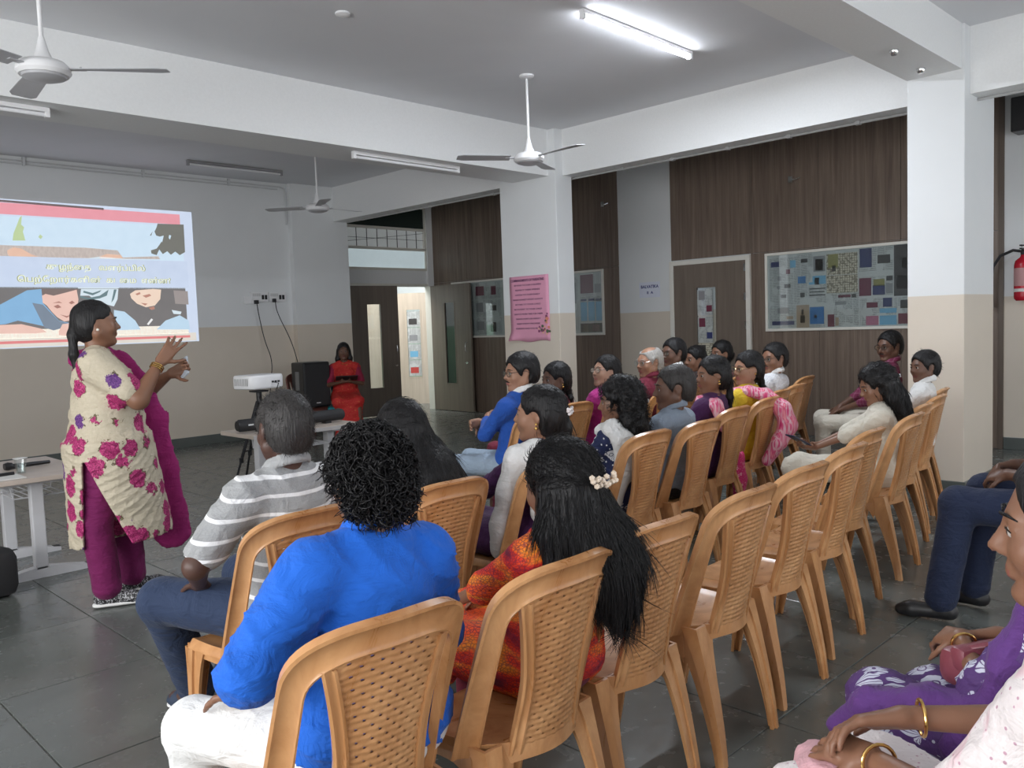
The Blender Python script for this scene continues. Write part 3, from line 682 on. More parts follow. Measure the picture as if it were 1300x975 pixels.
mb = MB(); hp = [(0, .02, 1.93), (0, .09, 1.945), (0, .20, 1.90), (0, .262, 1.80), (0, .275, 1.70), (0, .278, 1.60), (0, .278, 1.48)]
mb.tube(hp, .014, 10); mb.tube([(0, .278, 1.50), (0, .278, 1.40)], [.017, .022], 10); mb.build('hose', M_blackm, t, True)
bxo('wall_bracket', (.075, -.03, 1.80), (.11, .03, 1.86), M_blackm, t)
# loudspeaker high on the corridor wall
t = thing('wall_speaker', 'black loudspeaker high on the wall right of the near column', 'loudspeaker', (0, 0, 0))
ya, za = onX(1283, 128, XW-.25); yb, zb = onX(1300, 165, XW-.25)
bxo('cabinet', (XW-.25, ya-.40, zb-.0), (XW-.01, ya, za+.03), M_black, t, bev=.01)
bxo('grille', (XW-.256, ya-.38, zb+.03), (XW-.249, ya-.02, za), M_blackm, t)

# ------------------------------------------------------------------ chairs
def plastic():
    t = NT('amber_wood_grain_plastic')
    oi = t.n('ShaderNodeObjectInfo').outputs['Random']
    v = t.map((5, 5, 2.2)); n1 = t.noise(1.4, 5, vec=v, rough=.6, dist=1.8)
    c = t.mix(t.ramp(n1, [(.34, (0,)*3), (.66, (1,)*3)]), (.42, .190, .070), (.66, .36, .165))
    c = t.mix(t.math('MULTIPLY', oi, .35), c, (.50, .23, .085))
    return t.fin(c, t.ramp(n1, [(0, (.24,)*3), (1, (.34,)*3)]), Specular_IOR_Level=.5)
M_plas = plastic()
def bs(x, z):          # back surface of the chair: leans back, wraps forward at the sides
    t_ = (z-.40)/.46
    return -.185-.075*t_-.02*t_*t_ + (2.7-1.5*t_)*x*x
def bn(x, z):
    e = 1e-3; dx = (bs(x+e, z)-bs(x-e, z))/(2*e); dz = (bs(x, z+e)-bs(x, z-e))/(2*e)
    return Vector((-dx, 1, -dz)).normalized()
def bp(x, z, off=0): return Vector((x, bs(x, z), z)) + bn(x, z)*off
def outer(u):          # u in -1..1 along the outer arch, from lower left over the top to lower right
    a = abs(u); s = 1 if u >= 0 else -1
    if a > .52: k = (a-.52)/.48; return (s*(.211+.004*k), .745-.345*k)
    k = a/.52; th = k*PI/2
    return (s*.197*math.sin(th)**.62*1.07, .745+.118*math.cos(th)**.72)
def inner(u):
    a = abs(u); s = 1 if u >= 0 else -1
    if a > .52: k = (a-.52)/.48; return (s*(.166+.006*k), .722-.322*k)
    k = a/.52; th = k*PI/2
    return (s*.166*math.sin(th)**.66, .722+.078*math.cos(th)**.75)
def strip(mb, A, B, prof):
    """A,B edge polylines in (x,z); prof: closed list of (t across, offset)"""
    rings = []
    for (ax, az), (bx_, bz) in zip(A, B):
        rings.append([mb.bm.verts.new(bp(ax+(bx_-ax)*t_, az+(bz-az)*t_, o_)) for t_, o_ in prof])
    n = len(prof)
    for R, Q in zip(rings, rings[1:]):
        for k in range(n): mb.bm.faces.new((R[k], R[(k+1) % n], Q[(k+1) % n], Q[k]))
    mb.bm.faces.new(rings[0][::-1]); mb.bm.faces.new(rings[-1])
PROF = [(0, .010), (.5, .011), (1, .010), (1, -.010), (.93, -.012), (.84, -.006), (.5, -.0045), (.22, -.006), (.12, -.013), (0, -.012)]
chair_meshes = {}
mb = MB(); us = [-1+2*i/44 for i in range(45)]
strip(mb, [outer(u) for u in us], [inner(u) for u in us], PROF)
chair_meshes['back_frame'] = mb.mesh('back_frame', M_plas, True, 50)
def ribx(z): # centre line of the inner rib
    k = (z-.40)/.40
    return .090+.046*max(0, (k-.30)/.70)**1.7 + .012*max(0, 1-2.2*k)
def topz(x): return .722+.079*max(0, 1-(abs(x)/.170)**2.6)**.42
ribs = []
def prof_at(A, B, prof): return [bp(A[0]+(B[0]-A[0])*t_, A[1]+(B[1]-A[1])*t_, o_) for t_, o_ in prof]
RPROF = [(0, .009), (.5, .010), (1, .009), (1, -.0105), (.8, -.0125), (.6, -.006), (.4, -.006), (.2, -.0125), (0, -.0105)]
for s in (-1, 1):
    n = 26; mb = MB(); A, B = [], []
    ztop = topz(.138)+.006
    for i in range(n+1):
        z = .40+(ztop-.40)*i/n; c_ = ribx(z); A.append((s*(c_+.014), z)); B.append((s*(c_-.013), z))
    strip(mb, A, B, RPROF)
    ribs.append(mb.mesh('back_rib', M_plas, True, 50))
# woven panel: over-under basket weave with a small hole at every second crossing
def woven():
    NU, NV, R = 11, 26, 4; z0 = .415; nu, nv = NU*R, NV*R; V = []; F = []
    def pos(i, j, lay):
        q4 = (0, .36, .57, .78); iw = (i//R+q4[i % R])*R; jw = (j//R+q4[j % R])*R; v = jw/nv; zr = z0+(.795-z0)*v; hw = ribx(zr)-.010; x = -hw+2*hw*iw/nu
        z = z0+(topz(abs(x))+.004-z0)*v
        su, sv = abs(sin(PI*i/R)), abs(sin(PI*j/R)); ci, cj = min(i, nu-1)//R, min(j, nv-1)//R
        h = (.0034*sv**.4 if (ci+cj) % 2 else .0019*sv**.4)*(1-.45*(1-su**.35))
        return bp(x, z, (-.003-h) if lay == 0 else (.001+h*.5))
    for lay in (0, 1):
        base = len(V)
        for i in range(nu+1):
            for j in range(nv+1): V.append(tuple(pos(i, j, lay)))
        for i in range(nu):
            for j in range(nv):
                if (i % R) == 0 and (j % R) == 0 and (i//R+j//R) % 2 == 0 and i > 0 and j > 0: continue
                q = [base+i*(nv+1)+j, base+(i+1)*(nv+1)+j, base+(i+1)*(nv+1)+j+1, base+i*(nv+1)+j+1]
                F.append(q if lay == 0 else q[::-1])
    me = bpy.data.meshes.new('woven_panel'); me.from_pydata(V, [], F); me.materials.append(M_plas); me.shade_smooth()
    return me
chair_meshes['woven_panel'] = woven()
# seat: dished, rolled front edge, with rim
def seat_mesh():
    mb = MB(); nx, nyy = 22, 22; G = {}
    def w_at(v):  # half width at depth fraction v (0 back, 1 front)
        return .185+.030*math.sin(min(1, v*1.15)*PI/2) - .02*max(0, v-.9)*10*.5
    for side in (0, 1):
        for i in range(nx+1):
            for j in range(nyy+1):
                u = -1+2*i/nx; v = j/nyy; x = w_at(v)*u; y = -.188+.388*v + (1-v)**2*2.6*x*x
                if v > .8: y -= .03*abs(u)**4*(v-.8)/.2
                z = .425 - .016*math.sin(PI*min(1, max(0, v)))*(1-u*u) + .010*max(0, abs(u)-.85)/.15
                if v > .86: z -= .045*((v-.86)/.14)**2
                z += .0022*math.sin(v*PI*7)*(1-abs(u)) if False else 0
                if abs(u) > .93: z -= .03*((abs(u)-.93)/.07)
                if side: z -= .006
                G[side, i, j] = mb.bm.verts.new((x, y, z))
    for i in range(nx):
        for j in range(nyy):
            mb.bm.faces.new((G[0, i, j], G[0, i+1, j], G[0, i+1, j+1], G[0, i, j+1])); mb.bm.faces.new((G[1, i, j], G[1, i, j+1], G[1, i+1, j+1], G[1, i+1, j]))
    for i in range(nx):
        for j in (0, nyy):
            mb.bm.faces.new((G[0, i, j], G[1, i, j], G[1, i+1, j], G[0, i+1, j]))
    for j in range(nyy):
        for i in (0, nx): mb.bm.faces.new((G[0, i, j], G[0, i, j+1], G[1, i, j+1], G[1, i, j]))
    return mb.mesh('seat', M_plas, True, 50)
chair_meshes['seat'] = seat_mesh()
# skirt below the seat rim, arched between the legs
mb = MB()
def apron(p0, p1, ztop, drop_end, drop_mid, nrm):
    n = 14; p0 = Vector(p0); p1 = Vector(p1); R = []
    for i in range(n+1):
        s = i/n; p = p0.lerp(p1, s); e = abs(2*s-1)**5; dz = drop_mid+(drop_end-drop_mid)*e
        R.append([mb.bm.verts.new(Vector((p.x, p.y, ztop))), mb.bm.verts.new(Vector((p.x, p.y, ztop-dz))), mb.bm.verts.new(Vector((p.x, p.y, ztop-dz))+Vector(nrm)*.005), mb.bm.verts.new(Vector((p.x, p.y, ztop))+Vector(nrm)*.005)])
    for A, B in zip(R, R[1:]):
        for k in range(4): mb.bm.faces.new((A[k], A[(k+1) % 4], B[(k+1) % 4], B[k]))
    mb.bm.faces.new(R[0]); mb.bm.faces.new(R[-1][::-1])
apron((-.205, .165, 0), (.205, .165, 0), .405, .10, .03, (0, -1, 0))
apron((-.190, -.10, 0), (-.208, .16, 0), .412, .10, .035, (1, 0, 0)); apron((.190, -.10, 0), (.208, .16, 0), .412, .10, .035, (-1, 0, 0))
R_ = []
for i in range(21):
    x = -.19+.38*i/20; y = -.192+2.6*x*x; dz = .045+.055*abs(2*i/20-1)**5
    R_.append([mb.bm.verts.new(Vector((x, y+dy_, z_))) for dy_, z_ in ((0, .43), (-.004, .43-dz), (.002, .43-dz), (.006, .43))])
for A_, B_ in zip(R_, R_[1:]):
    for k_ in range(4): mb.bm.faces.new((A_[k_], A_[(k_+1) % 4], B_[(k_+1) % 4], B_[k_]))
mb.bm.faces.new(R_[0]); mb.bm.faces.new(R_[-1][::-1])
chair_meshes['seat_apron'] = mb.mesh('seat_apron', M_plas)
def leg(sx, sy, top, foot):
    """open channel leg swept from top to foot; corner of the channel points outwards"""
    mb = MB(); n = 10; top = Vector(top); foot = Vector(foot); R = []
    for i in range(n+1):
        s = i/n; p = top.lerp(foot, s)
        if sy < 0: p.y = top.y+(foot.y-top.y)*(1-(1-s)**1.35)
        else: p.y -= .012*math.sin(s*PI)
        w1_ = .070*(1-s)+.034*s + (.035*(1-s)**6 if i < 4 else 0); w2_ = .070*(1-s)+.030*s + .04*(1-s)**5; th = .005
        L = [(0, 0), (-w1_*.5, .003), (-w1_*.52, -.004), (-w1_, -.004), (-w1_, -.014), (-w1_+th, -.014), (-w1_+th, -.004-th), (-th*1.5, -th*1.5), (-th*1.5, -w2_+th), (-.014, -w2_+th), (-.014, -w2_), (-.004, -w2_), (-.004, -w2_*.52), (.003, -w2_*.5)]
        if i == n: L = [(a*1.06+.001, b*1.06+.001) for a, b in L]
        R.append([mb.bm.verts.new(p+Vector((sx*a, sy*b, 0))) for a, b in L])
    m = len(R[0])
    for A, B in zip(R, R[1:]):
        for k in range(m): mb.bm.faces.new((A[k], A[(k+1) % m], B[(k+1) % m], B[k]))
    mb.bm.faces.new(R[0]); mb.bm.faces.new(R[-1][::-1])
    return mb.mesh('leg', M_plas, True, 35)
legs = [leg(-1, -1, (-.192, -.150, .43), (-.187, -.235, 0)), leg(1, -1, (.192, -.150, .43), (.187, -.235, 0)), leg(-1, 1, (-.212, .17, .40), (-.215, .185, 0)), leg(1, 1, (.212, .17, .40), (.215, .185, 0))]
def chair(x, y, rz, label, group):
    t = thing('plastic_chair', label, 'chair', (x, y, 0), rz, group)
    for n_, me in chair_meshes.items(): link(bpy.data.objects.new(n_, me), t)
    for me in ribs: link(bpy.data.objects.new('back_rib', me), t)
    for me in legs: link(bpy.data.objects.new('leg', me), t)
    return t
GA, GB, GC = 'amber plastic chairs in the rearmost row', 'amber plastic chairs in the second row from the back', 'amber plastic chairs in the front row'
rowA = [(.95, 1.55, -2, 'amber plastic chair carrying the large person in the bright blue polo shirt'), (1.43, 1.53, 1, 'amber plastic chair of the person in the orange and red tunic'),
 (1.88, 1.57, 0, 'empty amber plastic chair directly right of the person in orange'), (2.385, 1.59, 2, 'empty amber chair in the rearmost row, second to the right of the person in orange'),
 (2.88, 1.64, 1, 'empty amber chair in the rearmost row, third to the right of the person in orange'), (3.41, 1.71, 3, 'empty amber chair in the rearmost row, two left of the person in cream'),
 (3.91, 1.83, 4, 'empty amber chair immediately left of the person in the cream tunic'), (4.60, 1.89, 5, 'amber chair carrying the person in the cream tunic with a phone'),
 (5.12, 2.02, 6, 'amber chair under the short-haired child near the column'), (5.66, 2.12, 7, 'empty amber chair one place from the near column'), (6.16, 2.26, 8, 'empty amber chair at the end of the rearmost row against the near column')]
for x, y, r, l in rowA: chair(x, y, math.radians(r), l, GA)
rowB = [(1.33, 2.50, 3, 'amber chair of the person in the grey and white striped polo'), (1.92, 2.50, 0, 'amber chair of the person in dark clothes, beyond the blue polo person'),
 (2.53, 2.52, 0, 'amber chair of the person with white shawl and pink hair clip'), (3.36, 2.67, 2, 'amber chair of the curly-haired person in navy floral'),
 (3.86, 2.69, 2, 'amber chair of the person in the grey-blue shirt'), (4.52, 2.88, 3, 'amber chair of the person in the purple blouse'), (5.14, 3.0, 4, 'amber chair of the person in the yellow blouse'),
 (5.68, 3.2, 4, 'amber chair between the yellow blouse wearer and the person in white'), (6.2, 3.33, 5, 'amber chair of the person in the white textured shirt'), (7.05, 3.66, 6, 'empty amber chair right of the person in the white shirt')]
for x, y, r, l in rowB: chair(x, y, math.radians(r), l, GB)
rowC = [(3.82, 3.84, 2, 'amber chair of the person in the bright blue long-sleeved top'), (4.33, 3.98, 0, 'amber chair of the person in maroon with a thick plait'), (4.84, 3.93, 0, 'amber chair of the person with glasses in magenta'),
 (5.40, 3.97, 2, 'amber chair of the grey-haired person in maroon'), (5.96, 4.13, 2, 'amber chair of the person with glasses behind the grey-haired person'), (6.46, 4.22, 3, 'front row amber chair of the young person right of the person in glasses'), (6.95, 4.25, 3, 'front row amber chair of the person nearest the classroom door')]
for x, y, r, l in rowC: chair(x, y, math.radians(r), l, GC)
chair(7.02, 2.72, math.radians(20), 'amber chair of the person in the maroon checked shirt beside the near column', GB)
GZ = 'amber plastic chairs at the right edge'
chair(4.25, .74, math.radians(3), 'amber chair of the seated person in navy trousers', GZ)
chair(2.62, .40, math.radians(4), 'amber chair just beyond the person in purple floral', GZ)
chair(1.95, .15, math.radians(-16), 'amber chair of the person in purple floral', GZ)
chair(1.37, .14, math.radians(-6), 'amber chair of the person in white and pink', GZ)

# ------------------------------------------------------------------ tables and equipment
M_top = wood('pale_table_laminate', (.50, .42, .36), (.60, .52, .45), 6, 1.2, 6)
M_steel = plain('pale_grey_powder_coat', (.60, .60, .62), .4)
def table(label, x0, x1, y0, y1, h=.745):
    t = thing('folding_table', label, 'table', (x0, y0, 0)); W_, D_ = x1-x0, y1-y0
    bxo('table_top', (0, 0, h-.028), (W_, D_, h), M_top, t, bev=.003)
    bxo('edge_band', (-.002, -.002, h-.030), (W_+.002, .004, h-.002), plain('grey_edge', (.40, .38, .37), .5), t)
    for x in (.16, W_-.16):
        mb = MB(); mb.box((x-.03, D_/2-.02-.035, .05), (x+.03, D_/2-.02+.035, h-.03), bev=.006); mb.build('leg', M_steel, t)
        mb = MB(); mb.prism([(.0, .0), (.0, .025), (D_/2-.06, .065), (D_/2+.02, .065), (D_-.04, .025), (D_-.04, 0)], lambda a, b, d: Vector((x-.03+d, a, b)), .06); mb.build('foot', M_steel, t)
        for yy in (.0, D_-.10): bxo('foot_cap', (x-.028, yy, .0 if yy < .01 else .0), (x+.028, yy+.05, .032), M_blackm, t, bev=.003)
        bxo('bracket', (x-.04, .10, h-.055), (x+.04, D_-.14, h-.028), M_steel, t)
    mb = MB()
    for k in range(7): mb.tube([(.2, .12+.045*k, h-.14), (W_-.2, .12+.045*k, h-.14)], .004, 6)
    for x in (.2, W_/2, W_-.2): mb.tube([(x, .10, h-.03), (x, .12, h-.14), (x, .40, h-.14), (x, .42, h-.03)], .005, 6)
    mb.build('wire_shelf', M_steel, t, True)
    return t
t = table('grey-legged folding table at the left edge beside the standing presenter', 0, .95, 0, .62, .62)
t.location = (1.76, 5.35, 0); t.rotation_euler = (0, 0, PI/2)
t = table('small pale table with the sound bar, behind the striped polo person', 2.80, 3.70, 5.35, 5.85, .70)
# things on the left table
mb = MB(); mb.lathe([(.024, 0), (.026, .003), (.034, .085), (.0345, .088)], 20); gl = mb
g = tag(mb.build('drinking_glass', M_pane, None, True), 'short drinking glass with paper lid on the left table', 'glass'); g.location = (1.43, 5.62, .621)
mb = MB(); mb.lathe([(.022, .004), (.030, .055)], 18); mb.build('water', thin_glass('water', (.82, .86, .86), .15), g, True)
mb = MB(); mb.lathe([(.040, .088), (.040, .0905)], 20); mb.build('paper_lid', plain('white_card', (.75, .74, .72), .7), g, True)
mb = MB(); mb.tube([(0, 0, .02), (.05, .0, .02), (.24, .02, .016)], [.018, .015, .011], 10); mb.lathe([(.020, -.02), (.026, 0), (.020, .025)], 12, cen=(-.01, 0, .024), axis=(1, 0, 0))
m = tag(mb.build('microphone', M_black, None, True), 'black handheld microphone lying on the left table behind the glass', 'microphone'); m.location = (1.42, 5.82, .62); m.rotation_euler = (0, 0, .1)
mb = MB(); mb.tube([(0, 0, .012), (.2, 0, .012)], .011, 10); m = tag(mb.build('marker_pen', M_black, None, True), 'black cylindrical pen lying at the front of the left table', 'pen'); m.location = (1.18, 5.55, .62); m.rotation_euler = (0, 0, .1)
bxo('paper_sheets', (1.16, 5.40, .6205), (1.40, 5.60, .624), plain('white_card', (.75, .74, .72), .7)); o = C.objects[-1]; tag(o, 'thin white papers at the near edge of the left table', 'paper')
# black bag under the left table
mb = MB(); mb.box((-.16, -.10, .001), (.16, .10, .27), bev=.06); mb.tube([(-.08, 0, .25), (-.07, 0, .36), (.07, 0, .36), (.08, 0, .25)], .012, 8)
o = tag(mb.build('backpack', M_blackm, None, True), 'black bag standing on the floor below the left table', 'bag'); o.location = (1.12, 5.28, 0)
# projector on tripod
px_, py_ = 3.32, 6.22
t = thing('projector', 'white projector on top of the black tripod', 'projector', (px_, py_, .965), math.radians(12))
mb = MB(); n = 32; prof = []
def sup(a, rx, ry, e=.45): c_, s_ = math.cos(a), math.sin(a); return (rx*abs(c_)**e*(1 if c_ > 0 else -1), ry*abs(s_)**e*(1 if s_ > 0 else -1))
rings = []
for z, k in ((0, .93), (.006, .98), (.02, 1), (.085, 1), (.10, .985), (.108, .95), (.110, .90)):
    rings.append([mb.bm.verts.new((*[q*k for q in sup(2*PI*i/n, .175, .135)], z)) for i in range(n)])
for A, B in zip(rings, rings[1:]):
    for i in range(n): mb.bm.faces.new((A[i], A[(i+1) % n], B[(i+1) % n], B[i]))
mb.bm.faces.new(rings[0][::-1]); mb.bm.faces.new(rings[-1]); mb.build('casing', M_whitep, t, True)
mb = MB(); mb.lathe([(.04, 0), (.042, .02), (.03, .025)], 20, cen=(-.06, .128, .06), axis=(0, 1, 0)); mb.build('lens', M_black, t, True)
for i in range(9): bxo('vent_slit', (-.176, -.08+.018*i, .03), (-.172, -.072+.018*i, .085), plain('grey_slit', (.4, .4, .4), .6), t)
for i in range(3): bxo('port', (.02+.03*i, -.139, .045), (.04+.03*i, -.133, .06), M_black, t)
mb = MB(); mb.tube([(.03, -.14, .05), (.04, -.19, .04), (.02, -.17, -.04), (-.02, -.06, -.12)], .004, 6); mb.build('lead', M_black, t, True)
t2 = thing('tripod', 'black tripod stand holding the white projector', 'tripod', (px_, py_, 0))
mb = MB(); mb.box((-.06, -.05, .935), (.06, .05, .95), bev=.003); mb.tube([(0, 0, .86), (0, 0, .94)], .022, 10); mb.tube([(0, 0, .90), (-.05, -.12, .86)], .006, 8); mb.build('head', M_black, t2, True)
mb = MB(); mb.tube([(0, 0, .45), (0, 0, .87)], .012, 10); mb.build('centre_column', M_black, t2, True)
for a in (3.5, 5.6, 1.5):
    mb = MB(); e = Vector((.44*cos(a), .44*sin(a), .012)); s0 = Vector((.025*cos(a), .025*sin(a), .86)); md = s0.lerp(e, .52)
    mb.tube([s0, md], .013, 8); mb.tube([md, e], .009, 8); mb.tube([md-Vector((0, 0, .02)), md+Vector((0, 0, .02))], .018, 8); mb.lathe([(.013, 0), (.013, .02)], 10, cen=(e.x, e.y, 0)); mb.tube([s0.lerp(e, .45), (0, 0, .50)], .005, 6); mb.build('leg', M_black, t2, True)
# sound bar: long black rounded bar along the table
t = thing('sound_bar', 'long black rounded sound bar lying on the small table', 'sound bar', (2.79, 5.56, .70), 0)
mb = MB(); mb.tube([(0, 0, .056), (.012, 0, .056), (.86, 0, .056), (.872, 0, .056)], [.035, .044, .044, .035], 20); mb.build('body', M_blackm, t, True)
mb = MB(); mb.lathe([(.036, -.004), (.036, .002)], 20, cen=(0, 0, .056), axis=(1, 0, 0)); mb.build('end_face', M_black, t, True)
bxo('badge', (.06, -.047, .055), (.10, -.043, .065), plain('silver_badge', (.7, .7, .7), .3), t)
for x in (.15, .7): bxo('foot', (x, -.03, 0), (x+.05, .03, .02), M_black, t)
# loudspeaker on a brown chair in the corner
M_maroonp = plain('maroon_brown_plastic', (.12, .04, .03), .35)
t = thing('plastic_chair', 'dark brown plastic chair in the corner holding the black loudspeaker', 'chair', (5.86, 9.66, 0), math.radians(176))
for n_, me in chair_meshes.items():
    m2 = me.copy(); m2.materials[0] = M_maroonp; link(bpy.data.objects.new(n_, m2), t)
for me, nn in [(m_, 'back_rib') for m_ in ribs]+[(m_, 'leg') for m_ in legs]:
    m2 = me.copy(); m2.materials[0] = M_maroonp; link(bpy.data.objects.new(nn, m2), t)
t = thing('loudspeaker', 'large black loudspeaker standing on the brown chair in the corner', 'loudspeaker', (5.88, 9.62, .432), math.radians(-4))
mb = MB(); mb.box((-.19, -.17, 0), (.19, .17, .58), bev=.02); mb.build('cabinet', M_black, t)
bxo('grille', (-.175, -.182, .015), (.175, -.168, .565), M_blackm, t, bev=.01)
bxo('badge', (-.03, -.186, .05), (.03, -.181, .06), plain('silver_badge', (.7, .7, .7), .3), t)
mb = MB(); mb.box((-.195, -.05, .22), (-.188, .05, .46), bev=.003); mb.build('side_recess', plain('grey_plastic', (.18, .18, .18), .4), t)
# teal chair of the woman in the red sari
M_teal = plain('teal_plastic', (.02, .30, .36), .35)
t = thing('plastic_chair', 'teal plastic chair of the person in the red sari by the door', 'chair', (6.22, 9.42, 0), math.radians(155))
for n_, me in chair_meshes.items():
    m2 = me.copy(); m2.materials[0] = M_teal; link(bpy.data.objects.new(n_, m2), t)
for me, nn in [(m_, 'back_rib') for m_ in ribs]+[(m_, 'leg') for m_ in legs]:
    m2 = me.copy(); m2.materials[0] = M_teal; link(bpy.data.objects.new(nn, m2), t)
# ------------------------------------------------------------------ organic shapes: distance field + surface nets
def V3(*a): return np.array(a, float)
def nrm(v): v = np.asarray(v, float); return v/(np.linalg.norm(v)+1e-12)
def rotx(a): c, s = cos(a), sin(a); return np.array([[1, 0, 0], [0, c, -s], [0, s, c]])
def roty(a): c, s = cos(a), sin(a); return np.array([[c, 0, s], [0, 1, 0], [-s, 0, c]])
def rotz(a): c, s = cos(a), sin(a); return np.array([[c, -s, 0], [s, c, 0], [0, 0, 1]])
I3 = np.eye(3)
class Field:
    def __init__(s, h): s.h = h; s.ops = []
    def cone(s, a, b, r1, r2, k=.02, M=I3, sc=(1, 1, 1), sub=False):
        s.ops.append(('c', np.array(a, float), np.array(b, float), r1, r2, k, np.array(M), np.array(sc, float), sub)); return s
    def ell(s, c, r, k=.02, M=I3, sub=False):
        s.ops.append(('e', np.array(c, float), np.array(r, float), 0, 0, k, np.array(M), None, sub)); return s
    def chain(s, pts, rs, k=.02, M=I3, sc=(1, 1, 1)):
        for i in range(len(pts)-1): s.cone(pts[i], pts[i+1], rs[i], rs[i+1], k, M, sc)
        return s
    def loft(s, st, k=.02, M=I3):
        """st: list of (centre, rx, ry), section by section"""
        s.ops.append(('l', [np.array(q[0], float) for q in st], [q[1] for q in st], [q[2] for q in st], 0, k, np.array(M), None, False)); return s
    def _bb(s, op):
        if op[0] == 'c':
            r = max(op[3], op[4])*max(1, op[7].max()); return np.minimum(op[1], op[2])-r, np.maximum(op[1], op[2])+r
        if op[0] == 'e': r = op[2].max(); return op[1]-r, op[1]+r
        r = max(max(op[2]), max(op[3])); P_ = np.array(op[1]); return P_.min(0)-r, P_.max(0)+r
    def mesh(s, disp=None, cut=None):
        h = s.h; lo = np.min([s._bb(o)[0] for o in s.ops if not o[8]], 0)-3*h; hi = np.max([s._bb(o)[1] for o in s.ops if not o[8]], 0)+3*h
        n = np.ceil((hi-lo)/h).astype(int)+1
        ax = [(lo[i]+h*np.arange(n[i])).astype(np.float32) for i in range(3)]
        d = np.full(n, .5, np.float32)
        for op in s.ops:
            k = op[5]; m = k+2.5*h; a, b = s._bb(op)
            i0 = np.clip(((a-m-lo)/h).astype(int), 0, n-1); i1 = np.clip(((b+m-lo)/h).astype(int)+2, 1, n)
            sl = tuple(slice(i0[q], i1[q]) for q in range(3))
            X = ax[0][sl[0]][:, None, None]; Y = ax[1][sl[1]][None, :, None]; Z = ax[2][sl[2]][None, None, :]
            M_ = op[6]
            if op[0] == 'c':
                A, B, sc = op[1], op[2], op[7]
                px, py, pz = X-A[0], Y-A[1], Z-A[2]
                q = [(px*M_[0, i]+py*M_[1, i]+pz*M_[2, i])/sc[i] for i in range(3)]
                ba = ((B-A)@M_)/sc; L = ba@ba+1e-12
                t = np.clip((q[0]*ba[0]+q[1]*ba[1]+q[2]*ba[2])/L, 0, 1)
                v = np.sqrt((q[0]-t*ba[0])**2+(q[1]-t*ba[1])**2+(q[2]-t*ba[2])**2)-(op[3]+t*(op[4]-op[3]))
                v = v*(1 if sc.min() > .99 else .5*(1+sc.min()))
            elif op[0] == 'e':
                px, py, pz = X-op[1][0], Y-op[1][1], Z-op[1][2]
                q = [(px*M_[0, i]+py*M_[1, i]+pz*M_[2, i]) for i in range(3)]; r = op[2]
                k0 = np.sqrt((q[0]/r[0])**2+(q[1]/r[1])**2+(q[2]/r[2])**2); k1 = np.sqrt((q[0]/r[0]**2)**2+(q[1]/r[1]**2)**2+(q[2]/r[2]**2)**2)
                v = k0*(k0-1)/(k1+1e-6)
            else:
                P_ = np.array(op[1]); u = P_[-1]-P_[0]; L = np.linalg.norm(u); u = u/L
                t = (X-P_[0][0])*u[0]+(Y-P_[0][1])*u[1]+(Z-P_[0][2])*u[2]
                ts = (P_-P_[0])@u
                tc = np.clip(t, 0, L)
                C_ = [np.interp(tc, ts, P_[:, q]) for q in range(3)]; rx = np.interp(tc, ts, op[2]); ry = np.interp(tc, ts, op[3])
                px, py, pz = X-C_[0], Y-C_[1], Z-C_[2]
                qx = px*M_[0, 0]+py*M_[1, 0]+pz*M_[2, 0]; qy = px*M_[0, 1]+py*M_[1, 1]+pz*M_[2, 1]
                v = (np.sqrt((qx/rx)**2+(qy/ry)**2)-1)*np.minimum(rx, ry)
                v = np.maximum(v, np.abs(t-L/2)-L/2)
            v = v.astype(np.float32); o = d[sl]
            if op[8]:   # smooth subtraction
                hh = np.maximum(k-np.abs(o+v), 0)/k; d[sl] = np.maximum(o, -v)+hh*hh*k*.25
            else:
                hh = np.maximum(k-np.abs(o-v), 0)/k; d[sl] = np.minimum(o, v)-hh*hh*k*.25
        X = ax[0][:, None, None]; Y = ax[1][None, :, None]; Z = ax[2][None, None, :]
        if disp is not None:
            near = np.abs(d) < .03
            ii = np.nonzero(near); d[ii] += disp(ax[0][ii[0]], ax[1][ii[1]], ax[2][ii[2]])
        if cut is not None: d = np.maximum(d, cut(X, Y, Z)).astype(np.float32)
        return nets(d, lo, h)
